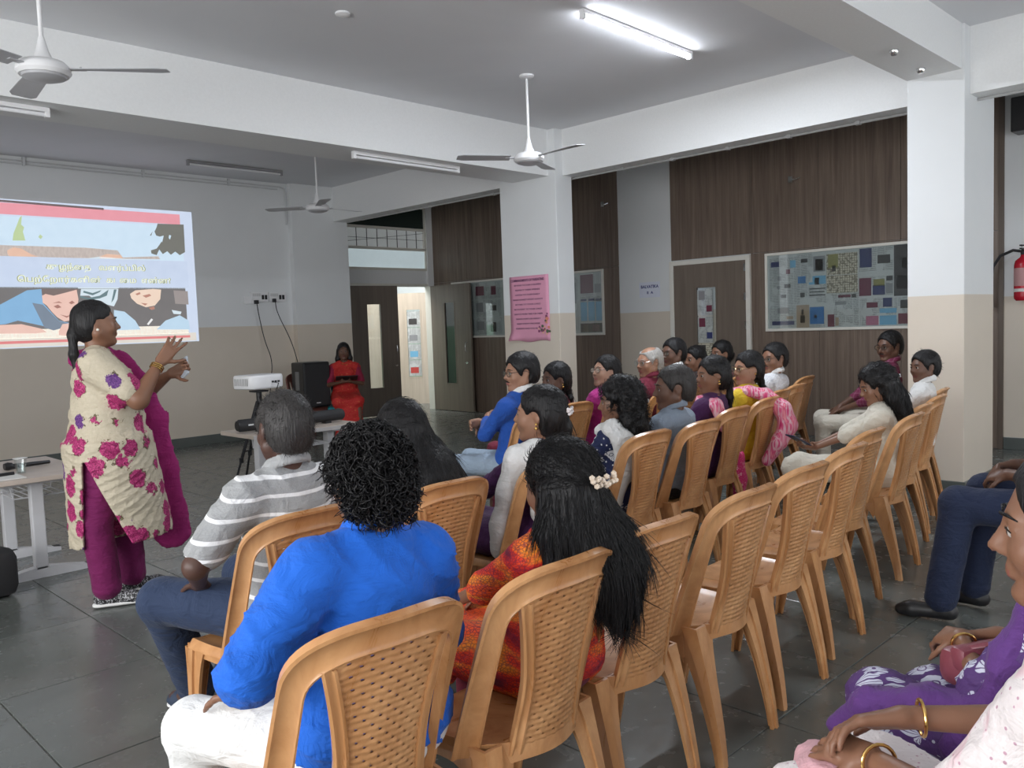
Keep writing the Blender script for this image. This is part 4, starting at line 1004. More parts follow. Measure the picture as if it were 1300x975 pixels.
def nets(d, lo, h):
    s = d < 0
    c = [s[i:s.shape[0]-1+i, j:s.shape[1]-1+j, k:s.shape[2]-1+k] for i in (0, 1) for j in (0, 1) for k in (0, 1)]
    anyv = c[0].copy(); allv = c[0].copy()
    for q in c[1:]: anyv |= q; allv &= q
    mixed = anyv & ~allv
    I, J, K = np.nonzero(mixed)
    idx = np.full(mixed.shape, -1, np.int32); idx[I, J, K] = np.arange(len(I))
    pos = np.zeros((len(I), 3)); cntv = np.zeros(len(I))
    for (a, b) in (((0, 0, 0), (1, 0, 0)), ((0, 1, 0), (1, 1, 0)), ((0, 0, 1), (1, 0, 1)), ((0, 1, 1), (1, 1, 1)), ((0, 0, 0), (0, 1, 0)), ((1, 0, 0), (1, 1, 0)), ((0, 0, 1), (0, 1, 1)), ((1, 0, 1), (1, 1, 1)), ((0, 0, 0), (0, 0, 1)), ((1, 0, 0), (1, 0, 1)), ((0, 1, 0), (0, 1, 1)), ((1, 1, 0), (1, 1, 1))):
        va = d[I+a[0], J+a[1], K+a[2]]; vb = d[I+b[0], J+b[1], K+b[2]]
        cr = (va < 0) != (vb < 0); t = np.where(cr, va/(va-vb+1e-20), 0)
        for q in range(3): pos[:, q] += np.where(cr, a[q]+t*(b[q]-a[q]), 0)
        cntv += cr
    pos /= cntv[:, None]; pos += np.stack([I, J, K], 1); V = lo+pos*h
    F = []
    for axis in range(3):
        sl0 = [slice(1, -1)]*3; sl1 = [slice(1, -1)]*3; sl0[axis] = slice(0, -1); sl1[axis] = slice(1, None)
        A, B = s[tuple(sl0)], s[tuple(sl1)]
        i, j, k = np.nonzero(A != B); fl_ = A[i, j, k]
        off = [1, 1, 1]; off[axis] = 0; g = [i+off[0], j+off[1], k+off[2]]
        u, v = [(1, 2), (2, 0), (0, 1)][axis]
        def cell(du, dv):
            q = [g[0].copy(), g[1].copy(), g[2].copy()]; q[u] = q[u]-du; q[v] = q[v]-dv; return idx[q[0], q[1], q[2]]
        f = np.stack([cell(1, 1), cell(0, 1), cell(0, 0), cell(1, 0)], 1)
        f[~fl_] = f[~fl_][:, ::-1]; F.append(f)
    F = np.concatenate(F); F = F[(F >= 0).all(1)]
    # one relaxation pass
    E_ = np.concatenate([F[:, [0, 1]], F[:, [1, 2]], F[:, [2, 3]], F[:, [3, 0]]])
    S_ = np.stack([np.bincount(E_[:, 0], V[E_[:, 1], q], len(V))+np.bincount(E_[:, 1], V[E_[:, 0], q], len(V)) for q in range(3)], 1)
    n_ = np.bincount(E_[:, 0], minlength=len(V))+np.bincount(E_[:, 1], minlength=len(V))
    V = V*.55+.45*S_/np.maximum(n_, 1)[:, None]
    return V, F
def np_mesh(name, V, F, mats, mi=None):
    me = bpy.data.meshes.new(name); me.vertices.add(len(V)); me.vertices.foreach_set('co', np.asarray(V, np.float32).ravel())
    k = F.shape[1]; me.loops.add(len(F)*k); me.loops.foreach_set('vertex_index', F.astype(np.int32).ravel())
    me.polygons.add(len(F)); me.polygons.foreach_set('loop_start', np.arange(len(F), dtype=np.int32)*k); me.polygons.foreach_set('loop_total', np.full(len(F), k, np.int32))
    if mi is not None: me.polygons.foreach_set('material_index', mi.astype(np.int32))
    for m in (mats if isinstance(mats, (list, tuple)) else [mats]): me.materials.append(m)
    me.update(calc_edges=True); me.shade_smooth()
    return me
def np_obj(name, V, F, mats, parent, mi=None):
    return link(bpy.data.objects.new(name, np_mesh(name, V, F, mats, mi)), parent)

# ------------------------------------------------------------------ skin, hair, cloth
def skin(name, c):
    t = NT('skin_'+name); nz = t.noise(16, 4)
    col = t.mix(t.math('MULTIPLY', nz, .30), c, (c[0]*.62, c[1]*.5, c[2]*.5))
    t.bump(t.noise(220, 2), .05, .002)
    return t.fin(col, .44, Subsurface_Weight=.08, Subsurface_Radius=(.01, .004, .002), Specular_IOR_Level=.4)
SK = {'dark': skin('dark', (.15, .078, .052)), 'deep': skin('deep', (.09, .046, .034)), 'mid': skin('mid', (.235, .118, .072)), 'light': skin('light', (.36, .195, .125)), 'fair': skin('fair', (.44, .26, .185))}
LIP = {'dark': plain('lips_dark', (.14, .045, .04), .4), 'deep': plain('lips_deep', (.08, .03, .028), .4), 'mid': plain('lips_mid', (.24, .08, .065), .4), 'light': plain('lips_light', (.36, .13, .11), .4), 'fair': plain('lips_fair', (.42, .16, .14), .4)}
def hairm(name, c, c2=None):
    t = NT(name); n1 = t.noise(1, 3, vec=t.map((150, 150, 12)))
    t.bump(n1, .9, .006)
    return t.fin(t.mix(n1, c, c2 or tuple(k*2.0 for k in c)), .46, Specular_IOR_Level=.32)
H_black = hairm('black_hair', (.006, .0055, .006)); H_grey = hairm('salt_and_pepper_hair', (.018, .018, .02), (.16, .155, .15)); H_white = hairm('thin_white_hair', (.22, .21, .20), (.50, .48, .45))
H_dark = hairm('dark_hair_greying', (.010, .009, .009), (.055, .05, .048))
M_eye = plain('eye_white', (.42, .38, .35), .25); M_iris = plain('dark_iris', (.012, .008, .006), .1)
M_gold = plain('gold', (.75, .48, .16), .22, 1); M_pearl = plain('pearl', (.8, .76, .68), .2)
M_glassf = plain('spectacle_frame', (.02, .018, .018), .3)
def wrinkle(t, k=1.0):
    n1 = t.noise(11, 4, rough=.55, dist=1.6); n2 = t.noise(1, 3, vec=t.map((9, 9, 30)), dist=1.2); n3 = t.noise(280, 1)
    h_ = t.math('ADD', t.math('ADD', t.math('MULTIPLY', n1, 1.0), t.math('MULTIPLY', n2, .6)), t.math('MULTIPLY', n3, .03))
    t.bump(h_, .55*k, .022)
def cloth(name, c, rough=.85, fine=350):
    t = NT(name); n1 = t.noise(fine, 2); n2 = t.noise(5, 3)
    wrinkle(t)
    t.setin(t.b.inputs['Sheen Weight'], .06)
    return t.fin(t.mix(t.math('MULTIPLY', n2, .25), c, tuple(k*.6 for k in c)), rough)
def folds(amp=.004, fr=26, seed=0, dirv=(.3, .4, 1)):
    """cloth relief: broad waves with sharp, interrupted creases on top"""
    r = np.random.default_rng(seed); ph = r.uniform(0, 6.28, 8)
    def f(x, y, z):
        a = np.sin(fr*(dirv[0]*x+dirv[1]*y+dirv[2]*z)+ph[0]+2.2*np.sin(7*x+ph[1])+1.8*np.sin(6*y+ph[2]))
        q = (dirv[0]*x-dirv[1]*y+dirv[2]*z)
        c1 = 1-np.abs(np.sin(fr*1.3*q+ph[3]+2.4*np.sin(11*x+ph[4])+2*np.sin(9*z+ph[5])))
        mask = np.clip(.5+.9*np.sin(8*x+ph[6])*np.sin(7*z+ph[7])+.4*np.sin(13*y+ph[1]), 0, 1)
        c2 = 1-np.abs(np.sin(fr*1.1*(.7*z+.8*x-.3*y)+ph[6]+2*np.sin(10*y+ph[0])))
        return (amp*(.35*a-1.5*mask*c1**3-.9*(1-mask)*c2**4)).astype(np.float32)
    return f

# ------------------------------------------------------------------ people
SEAT = .425
class Fig: pass
def limb(S, T, l1, l2, hint):
    S, T = np.asarray(S, float), np.asarray(T, float); d = T-S; L = np.linalg.norm(d)
    if L > (l1+l2)*.995: T = S+d/L*(l1+l2)*.995; d = T-S; L = np.linalg.norm(d)
    a = (l1*l1-l2*l2+L*L)/(2*L); hgt = math.sqrt(max(l1*l1-a*a, 0)); u = d/L
    hv = np.asarray(hint, float); hv = hv-u*(hv@u); hv = nrm(hv)
    return S+u*a+hv*hgt, T
def hand(F, W_, d, n, side, curl=.5, sc=1.0, spread=.10, k=.005, thumb=.6, poses=None):
    """W_ wrist, d finger direction, n out of the palm; side +1/-1 puts the thumb"""
    d = nrm(d); n = np.asarray(n, float); n = nrm(n-d*(n@d)); t = np.cross(n, d)*side
    for i, o in enumerate((.028, .009, -.010, -.027)):
        F.cone(W_+d*.008*sc+t*o*.6*sc, W_+d*.085*sc+t*o*sc, .0145*sc, .0115*sc, .012)
        c = curl if poses is None else poses[i]
        L = [(.043, .026, .021), (.048, .029, .022), (.045, .027, .021), (.036, .021, .018)][i]
        dd = nrm(d+t*spread*(1.2-.8*i)); p = W_+d*.088*sc+t*o*sc
        ang = 0
        for j, (l, r1, r2) in enumerate(zip(L, (.0095, .0085, .0078), (.0087, .0079, .0068))):
            ang += c*(.75, 1.0, .7)[j]; v = dd*cos(ang)+n*sin(ang); q = p+v*l*sc
            F.cone(p, q, r1*sc, r2*sc, k); p = q
    p = W_+d*.022*sc+t*.026*sc; F.cone(W_+d*.01*sc+t*.012*sc, W_+d*.055*sc+t*.022*sc+n*.006, .017*sc, .013*sc, .014)
    v = nrm(d*.55+t*.75+n*.25*thumb)
    for l, r1, r2 in ((.040, .0125, .0105), (.030, .0105, .0095), (.025, .0095, .0078)):
        q = p+v*l*sc; F.cone(p, q, r1*sc, r2*sc, k); p = q; v = nrm(v+d*.35*thumb+n*.35*thumb-t*.18*thumb)
def head_ops(F, c, R, sc, fem, jowl=0):
    P_ = lambda x, y, z: c+R@(np.array([x, y, z])*sc)
    E_ = lambda cx, r, k, sub=False: F.ell(P_(*cx), np.array(r)*sc, k*sc, R, sub)
    E_((0, -.018, .030), (.074, .094, .084), .03)
    E_((0, .028, -.020), (.062+.006*jowl, .064, .088), .03)
    jw = .048 if fem else .054
    for s in (-1, 1):
        F.cone(P_(s*(jw+.008*jowl), -.002, -.052), P_(s*.014, .066, -.095), (.026+.006*jowl)*sc, .020*sc, .022*sc)
        E_((s*.036, .062, -.030), (.026+.004*jowl, .024, .028), .018)
    E_((0, .072, -.096), (.020, .018, .017), .016)
    if jowl: E_((0, .02, -.095), (.045, .05, .03), .03)
    F.cone(P_(-.036, .076, .020), P_(.036, .076, .020), (.012 if not fem else .009)*sc, (.012 if not fem else .009)*sc, .018*sc)
    for s in (-1, 1): E_((s*.031, .100, .002), (.019, .020, .0125), .012, True)
    for s in (-1, 1): E_((s*.031, .0755, .0035), (.0155, .0135, .0105), .006)
    F.cone(P_(0, .084, .012), P_(0, .108, -.026), .0072*sc, .0105*sc, .012*sc)
    for s in (-1, 1): E_((s*.0125, .096, -.031), (.0085, .011, .0075), .006)
    E_((0, .082, -.058), (.024, .014, .014), .012)
    F.cone(P_(-.019, .0905, -.0565), P_(.019, .0905, -.0565), .0052*sc, .0052*sc, .005*sc)
    F.cone(P_(-.016, .0895, -.067), P_(.016, .0895, -.067), .0062*sc, .0062*sc, .005*sc)
    E_((0, .098, -.0615), (.021, .006, .0014), .003, True)
    E_((0, .092, -.079), (.018, .010, .006), .008, True)
    for s in (-1, 1):
        E_((s*.076, -.012, -.004), (.009, .019, .031), .008)
        E_((s*.084, -.008, -.002), (.007, .010, .016), .005, True)
def hair_mesh(f, F, style, c, R, sc, h):
    P_ = lambda x, y, z: c+R@(np.array([x, y, z])*sc)
    E_ = lambda cx, r, k, sub=False: F.ell(P_(*cx), np.array(r)*sc, k*sc, R, sub)
    g = f.hair_thick
    E_((0, -.020, .034), (.078+g, .100+g, .088+g), .02)
    if style in ('short', 'curlyshort', 'grey', 'thin'):
        E_((0, -.055, -.02), (.070+g*.8, .060+g, .075), .03)
        for s in (-1, 1): F.cone(P_(s*.072, .018, .03), P_(s*.073, .014, -.018), .014*sc, .008*sc, .012*sc)
    else:
        E_((0, -.045, -.02), (.078+g, .068+g, .085), .03)
    # open the face, the ears
    men = style in ('short', 'curlyshort', 'grey', 'thin')
    E_((0, .105, -.045), (.090 if men else .078, .106 if men else .094, .118+f.hairline), .012, True)
    if style in ('short', 'curlyshort', 'grey', 'thin'):
        for s in (-1, 1): E_((s*.084, -.006, -.02), (.03, .026, .046), .008, True)
        E_((0, .0, -.125), (.12, .12, .062), .015, True)
    elif f.ear_show:
        for s in (-1, 1): E_((s*.086, .012, -.022), (.03, .030, .042), .010, True)
    if style == 'thin':
        E_((0, .02, .135), (.070, .105, .062), .01, True)
    if style == 'bun':
        E_((0, -.125, -.025), (.040, .034, .042), .02)
    if style == 'ponytail':
        F.chain([P_(0, -.10, -.01), P_(0, -.118, -.06), P_(.01, -.118, -.16), P_(.015, -.11, -.30)], [.026*sc, .024*sc, .022*sc, .010*sc], .02)
    if style == 'plait':
        pts = [P_(0, -.095, -.045), P_(.0, -.105, -.10)]+[P_(.012*(-1)**i, -.112, -.12-.03*i) for i in range(9)]
        F.chain(pts, [.034*sc, .024*sc]+[.022*sc-.0008*i for i in range(9)], .01)
    if style == 'loose':     # shoulder-long hair falling behind
        F.chain([P_(0, -.06, -.02), P_(0, -.085, -.12), P_(0, -.10, -.24)], [.085*sc, .082*sc, .060*sc], .04, R, (1, .62, 1))
        for s in (-1, 1): F.chain([P_(s*.065, -.015, .0), P_(s*.080, -.03, -.10), P_(s*.085, -.05, -.19)], [.026*sc, .034*sc, .024*sc], .03)
    if style == 'long':
        F.chain([P_(0, -.06, -.03), P_(0.01, -.085, -.13), P_(.02, -.12, -.22), P_(.035, -.13, -.32)], [.085*sc, .098*sc, .108*sc, .07*sc], .04, R, (1, .55, 1))
        F.chain([P_(.06, -.04, -.06), P_(.10, -.075, -.16), P_(.125, -.10, -.24), P_(.13, -.11, -.29)], [.04*sc, .052*sc, .045*sc, .02*sc], .04)
        F.chain([P_(-.065, -.02, .0), P_(-.092, -.04, -.12), P_(-.115, -.06, -.23)], [.030*sc, .045*sc, .035*sc], .03)
def person(label, cat_group=None, **k):
    f = Fig(); g = lambda n, d: k.get(n, d)
    fem = g('fem', True); s = g('s', .93 if fem else 1.0); hv = g('heft', 1.0); stand = g('stand', False)
    h = g('h', .009); f.hair_thick = g('hair_thick', .008); f.hairline = g('hairline', 0); f.ear_show = g('ear', True)
    root = thing('person', label, 'person', (k['x'], k['y'], 0), math.radians(g('rz', 0)), cat_group)
    lean = math.radians(g('lean', -6)); seat = g('seat', SEAT)
    R_t = rotz(math.radians(g('twist', 0)))@roty(math.radians(g('side', 0)))@rotx(-lean)     # positive lean bends forwards
    u = R_t@V3(0, 0, 1); fwv = R_t@V3(0, 1, 0); rx_ = R_t@V3(1, 0, 0)
    hip = V3(0, g('hy', -.01), (seat+.095*s) if not stand else .88*s)
    waist = hip+u*.16*s; chest = hip+u*.335*s; neck = hip+u*.515*s
    hc = neck + R_t@V3(0, .018, .15)*s + V3(0, g('hfwd', .0), 0)
    yaw, pit, til = [math.radians(q) for q in g('head', (0, 0, 0))]
    Rh = rotz(yaw)@rotx(-pit)@roty(til); hs = max(s*1.03, .97 if fem else 1.02)
    hs = g('hs', hs)
    sw = (.185 if not fem else .155)*s*(.92+.08*hv)
    SH = {-1: neck-u*.078*s-rx_*sw, 1: neck-u*.078*s+rx_*sw}; TR = {q: neck-u*.028*s+rx_*q*.045*s for q in (-1, 1)}
    ua, fa = .285*s, .245*s
    wr = g('wrists', {-1: (-.09, .26, seat+.20), 1: (.09, .26, seat+.20)}); hint = g('elbow', {-1: (-.8, -.5, -.6), 1: (.8, -.5, -.6)})
    EL, WR = {}, {}
    for sd in (-1, 1): EL[sd], WR[sd] = limb(SH[sd], V3(*wr[sd]), ua, fa, hint[sd])
    knees = g('knees', {-1: (-.12, .42, seat+.075), 1: (.12, .42, seat+.075)}); ank = g('ankles', {-1: (-.13, .45, .09), 1: (.13, .45, .09)})
    KN, AN, HP = {}, {}, {}
    for sd in (-1, 1):
        HP[sd] = hip+V3(sd*.085*s*hv**.5, 0, -.01); 
        if stand: KN[sd], AN[sd] = V3(*g('knees', {-1: (-.10, .02, .47*s), 1: (.10, .02, .47*s)})[sd]), V3(*g('ankles', {-1: (-.11, 0, .08), 1: (.11, 0, .08)})[sd])
        else: KN[sd], AN[sd] = V3(*knees[sd]), V3(*ank[sd])
    tone = k['skin']; legs_bare = False
    # ---- body: one surface, head to feet
    B = Field(h*(1.20 if h > .008 else 1.10))
    B.ell(hip, (.150*s*hv, .105*s*hv, .11*s), .05, R_t).ell(waist, (.128*s*hv, .092*s*hv, .14*s), .05, R_t).ell(chest, (.140*s, .095*s, .16*s), .05, R_t)
    B.cone(SH[-1], TR[-1], .045*s, .042*s, .04).cone(SH[1], TR[1], .045*s, .042*s, .04)
    B.cone(neck-u*.03, hc+Rh@V3(0, -.022, -.055)*hs, (.056 if not fem else .047)*s*(.8+.2*hv), (.052 if not fem else .044)*s*(.85+.15*hv), .03)
    head_ops(B, hc, Rh, hs, fem, g('jowl', 0))
    am = .85+.15*hv if not g('armfat', 0) else g('armfat', 1)
    for sd in (-1, 1):
        B.cone(SH[sd], EL[sd], (.046 if not fem else .040)*s*am, (.037 if not fem else .033)*s*am, .03).cone(EL[sd], WR[sd], (.038 if not fem else .033)*s*am, (.026 if not fem else .022)*s, .012)
        B.cone(HP[sd], KN[sd], .072*s*hv**.5, .052*s, .03).cone(KN[sd], AN[sd], .050*s, .034*s, .02)
        hd = g('hands', {}).get(sd)
        d0 = nrm(WR[sd]-EL[sd])
        if hd is None: hd = dict(d=nrm(d0+V3(-sd*.4, .1, -.25)), n=V3(0, .1, -1), curl=.35)
        hd = dict(hd); hand(B, WR[sd], hd.pop('d'), hd.pop('n'), hd.pop('side', sd), sc=s*hd.pop('sc', 1.0), **hd)
        B.cone(AN[sd]+V3(0, -.03, -.045), AN[sd]+V3(sd*.02, .15*s, -.055), .030, .024, .02)
    V, Fc = B.mesh()
    # lips are skin of another colour
    fc = V[Fc].mean(1); loc = ((fc-hc)@Rh)/hs
    lip = ((loc[:, 0]/.023)**2+((loc[:, 2]+.0615)/.0105)**2 < 1) & (loc[:, 1] > .083)
    body = np_obj('body', V, Fc, [SK[tone], LIP[tone]], root, lip.astype(int))
    f.root, f.body, f.R, f.hc, f.hs, f.s = root, body, Rh, hc, hs, s
    H_ = lambda x, y, z: Vector(hc+Rh@(V3(x, y, z)*hs))
    f.H = H_
    if g('face', True):
        for sd in (-1, 1):
            mb = MB(); bmesh.ops.create_uvsphere(mb.bm, u_segments=14, v_segments=10, radius=.0112*hs)
            for fa_ in mb.bm.faces:
                if fa_.calc_center_median().z > .0080*hs: fa_.material_index = 1
            o = mb.build('eye', [M_eye, M_iris], body, True); fwd = Vector(Rh@nrm(V3(g('gaze', 0), 1, -.05)))
            o.matrix_local = Matrix.Translation(H_(sd*.031, .0785, .002)) @ fwd.to_track_quat('Z', 'Y').to_matrix().to_4x4()
            mb = MB(); mb.tube([H_(sd*.014, .094, .0235), H_(sd*.028, .094, .0285), H_(sd*.040, .087, .0275), H_(sd*.050, .073, .020)], [.0022, .0034, .003, .0012], 8, flat=.7); mb.build('eyebrow', g('browmat', H_black), body, True)
            mb = MB(); mb.tube([H_(sd*.018, .0865, .0015), H_(sd*.025, .0905, .0075), H_(sd*.036, .0895, .0075), H_(sd*.044, .083, .002)], [.0008, .0014, .0014, .0008], 6); mb.build('eyelashes', M_iris, body, True)
    if g('bindi', False):
        mb = MB(); mb.lathe([(.004, 0), (.0035, .0015)], 12, cen=H_(0, .0895, .034), axis=Rh@V3(0, 1, .1)); mb.build('bindi', plain('dark_red_bindi', (.18, .01, .02), .4), body)
    if g('moustache', False):
        mb = MB(); mb.tube([H_(-.024, .088, -.054), H_(-.010, .0975, -.0475), H_(.010, .0975, -.0475), H_(.024, .088, -.054)], [.002, .0052, .0052, .002], 8, flat=.8); mb.build('moustache', H_black, body, True)
    # ---- hair
    st = g('hair', 'bun'); hm = g('hairmat', H_black)
    HF = Field(g('hair_h', min(h, .0078))); hair_mesh(f, HF, st, hc, Rh, hs, h)
    ha = g('hair_amp', .0015 if st != 'curlyshort' else .006)
    fr = 90 if st != 'curlyshort' else 70
    r_ = np.random.default_rng(int(abs(k['x'])*1000)); p_ = r_.uniform(0, 6.28, 3)
    if st in ('curlyshort', 'loose') and ha > .003:
        dp = lambda x, y, z: (ha*np.sin(fr*x+p_[0]+2*np.sin(31*z))*np.sin(fr*y+p_[1]+2*np.sin(37*x))*np.sin(fr*z*.8+p_[2]+2*np.sin(29*y))*1.6).astype(np.float32)
    else:
        dp = lambda x, y, z: (ha*np.sin(fr*2*x+p_[0]+3*np.sin(22*z+p_[1]))*.6+ha*np.sin(fr*1.6*y+p_[1]+3*np.sin(18*z))*.6).astype(np.float32)
    V, Fc = HF.mesh(dp); hair = np_obj('hair', V, Fc, hm, root); f.hair = hair; f.hairV, f.hairF = V, Fc
    if g('tie', None):
        col, (tx_, ty_, tz_), size = g('tie', None)
        mb = MB(); cc = H_(tx_, ty_, tz_)
        rr_ = random.Random(5)
        for q in range(16):
            dv = Vector(Rh@V3(rr_.uniform(-.036, .036)*size, -.006-rr_.uniform(0, .006), rr_.uniform(-.011, .011)*size)); bmesh.ops.create_icosphere(mb.bm, subdivisions=1, radius=.0065*size, matrix=Matrix.Translation(cc+dv))
        mb.build('hair_clip', plain('clip', col, .3), hair, True)
    # ---- spectacles, ear rings, necklace, bangles
    if g('glasses', False):
        gm = g('glassmat', M_glassf); go = None
        mb = MB()
        for sd in (-1, 1):
            pts = [H_(sd*(.033+.024*sup_(a)[0]), .098-.10*abs(.033+.024*sup_(a)[0])**1.7, .002+.0175*sup_(a)[1]) for a in [2*PI*q/20 for q in range(20)]]
            mb.tube(pts, .0017, 6, closed=True)
            mb.tube([H_(sd*.057, .088, .008), H_(sd*.073, .075, .010), H_(sd*.080, .0, .012), H_(sd*.080, -.02, .004), H_(sd*.078, -.03, -.012)], .0016, 6)
        mb.tube([H_(-.009, .101, .006), H_(0, .104, .009), H_(.009, .101, .006)], .0016, 6)
        go = mb.build('spectacles', gm, root, True)
        for sd in (-1, 1):
            mb = MB(); mb.prism([(cos(a)*.023, sin(a)*.016) for a in [2*PI*q/16 for q in range(16)]], lambda a, b, d_: H_(sd*.033+a, .0965-.10*abs(sd*.033+a)**1.7+d_, .002+b), .001); mb.build('lens', M_pane, go)
    if g('earring', None):
        for sd in (-1, 1):
            mb = MB(); bmesh.ops.create_icosphere(mb.bm, subdivisions=2, radius=.006*g('ering', 1.0), matrix=Matrix.Translation(H_(sd*.085, -.004, -.036)))
            if g('drop', False): bmesh.ops.create_icosphere(mb.bm, subdivisions=2, radius=.008, matrix=Matrix.Translation(H_(sd*.086, -.004, -.052)))
            mb.build('earring', g('earring', None), root, True)
    if g('necklace', None):
        mb = MB(); pts = []
        for q in range(24):
            a = 2*PI*q/24; pts.append(Vector(neck+R_t@V3(.072*s*cos(a), .015+.078*s*sin(a), .005-.05*s*max(0, sin(a)))))
        mb.tube(pts, .0028, 6, closed=True); mb.build('necklace', g('necklace', None), root, True)
    for sd in g('bangles', ()):
        mb = MB(); d0 = nrm(WR[sd]-EL[sd]); c0 = WR[sd]-d0*.025
        e1 = nrm(np.cross(d0, V3(0, 0, 1))); e2 = np.cross(d0, e1)
        for q in range(g('nb', 1)):
            cc = c0-d0*.010*q; mb.tube([Vector(cc+(e1*cos(a)+e2*sin(a))*.034*s) for a in [2*PI*i/20 for i in range(20)]], .0032, 8, closed=True)
        mb.build('bangle', M_gold, root, True)
    # ---- upper garment
    ch = g('ch', max(h*1.12, .0098)); top = k['top']; tk = g('loose', .014)
    T = Field(ch)
    T.ell(hip+u*.02, ((.158*hv)*s+tk, (.118*hv)*s+tk, .125*s), .06, R_t)
    T.ell(waist+fwv*(.02*(hv-1)), (.138*s*hv+tk, .104*s*hv+tk, .16*s), .06, R_t)
    T.ell(chest, (.150*s*(.7+.3*hv)+tk, .104*s*(.7+.3*hv)+tk, .175*s), .06, R_t)
    T.cone(SH[-1], TR[-1], .050*s+tk*.3, .050*s+tk*.3, .05).cone(SH[1], TR[1], .050*s+tk*.3, .050*s+tk*.3, .05).cone(SH[-1]-u*.03, SH[1]-u*.03, .05*s, .05*s, .05)
    T.cone(neck-u*.055-rx_*.05*s, neck-u*.055+rx_*.05*s, .062*s, .062*s, .05)
    if fem:
        for sd in (-1, 1): T.ell(chest+rx_*sd*.068*s+fwv*.085*s+u*.01, (.062*s*hv**.5,)*3, .04)
    sl = g('sleeve', .75)
    for sd in (-1, 1):
        sr = tk*.55+.002
        if sl <= 1: T.cone(SH[sd], SH[sd]+(EL[sd]-SH[sd])*sl, .049*s*am+sr, (.043 if not fem else .038)*s*am+sr*1.2, .03)
        else:
            T.cone(SH[sd], EL[sd], .049*s*am+sr, .040*s*am+sr, .03); T.cone(EL[sd], EL[sd]+(WR[sd]-EL[sd])*(sl-1), .040*s*am+sr, .028*s*am+sr, .02)
    kind = g('kind', 'shirt'); seed = int(k['x']*97) % 1000
    if not stand:
        if kind in ('kurta', 'sari'):
            for sd in (-1, 1): T.cone(HP[sd], KN[sd], .095*s*hv**.5+.01, .068*s+.012, .06)
            T.cone(hip+V3(0, .08, 0), (KN[-1]+KN[1])/2+V3(0, -.02, 0), .09*s, .060*s, .06)
        if kind == 'kurta':
            for sd in (-1, 1): T.cone(KN[sd], KN[sd]+(AN[sd]-KN[sd])*g('hem', .35), .066*s+.012, .068*s+.014, .05)
            T.cone((KN[-1]+KN[1])/2, (KN[-1]+KN[1])/2+(AN[1]-KN[1])*g('hem', .35)*V3(0, 1, 1), .055, .06, .05)
        if kind == 'sari':
            A_ = (KN[-1]+KN[1])/2; Bm = (AN[-1]+AN[1])/2
            T.loft([(Bm+V3(0, -.02, -.06), .20*s, .13*s), (A_*.5+Bm*.5+V3(0, -.03, 0), .185*s, .10*s), (A_+V3(0, -.03, .02), .175*s, .085*s)], .05)
    if g('skirt', None):      # standing tunic: (z bottom, rx, ry)
        zb, rxb, ryb = g('skirt', None)
        T.loft([(V3(0, g('sky', .0), zb), rxb, ryb), (V3(0, .01, (zb+hip[2])/2), (rxb+.175*s*hv)/2+.01, (ryb+.13*s*hv)/2+.01), (hip+u*.03, .168*s*hv+tk, .128*s*hv+tk)], .04)
    if kind == 'shirt' and not stand: T.cone(hip+V3(-.05, .02, -.02), hip+V3(.05, .02, -.02), .10*s*hv, .10*s*hv, .05)
    cutz = g('cut', None)
    # round neckline
    T.ell(neck+u*(.055 if g('collar', None) else .035)+fwv*.03, (.054*s, .058*s+g('neckdrop', .0), .05*s+g('neckdrop', .0)), .008, R_t, sub=True)
    fa_ = g('fold', .0055)
    V, Fc = T.mesh(folds(fa_, g('ffr', 44), seed, g('fdir', (.3, .5, 1))), cutz)
    name = {'shirt': g('topname', 'shirt'), 'kurta': 'tunic', 'sari': 'sari'}[kind]
    tp = np_obj(name, V, Fc, top, root); f.top = tp
    if g('collar', None):
        Cc = Field(min(ch, .007)); n = 18; rr = (.062 if not fem else .054)*s+.008
        pts = [neck+u*(.026-.016*sin(a))+R_t@V3(rr*cos(a), .002+rr*1.05*sin(a), .022*(-sin(a))*.5) for a in [-PI/2-2.35+4.7*i/n for i in range(n+1)]]
        for a_, b_ in zip(pts, pts[1:]): Cc.cone(a_, b_, .007, .007, .004, R_t, (1, 1, 2.6))
        for a_, b_ in zip(pts, pts[1:]):
            o1 = nrm(a_-neck)*.012; o1[2] = 0; o2 = nrm(b_-neck)*.012; o2[2] = 0
            Cc.cone(a_+o1-u*.012, b_+o2-u*.012, .006, .006, .004, R_t, (1, 1, 2.2))
        V, Fc = Cc.mesh(); np_obj('collar', V, Fc, g('collar', None), tp)
    # ---- lower garment
    L = Field(.0145 if h >= .009 else .0115); lw = g('lower', None)
    if lw is not None:
        lr = g('legw', 1.0)
        L.ell(hip+V3(0, 0, -.02), (.155*s*hv, .125*s*hv, .105*s), .05)
        for sd in (-1, 1):
            L.cone(HP[sd], KN[sd], .088*s*hv**.5*lr, .066*s*lr, .04); L.cone(KN[sd], AN[sd]+V3(0, 0, .015), .064*s*lr, .048*s*lr**2, .03)
        V, Fc = L.mesh(folds(.0035, 34, seed+5, (.2, .9, .5))); np_obj('trousers', V, Fc, lw, root)
    # ---- footwear
    sh_ = g('shoe', None)
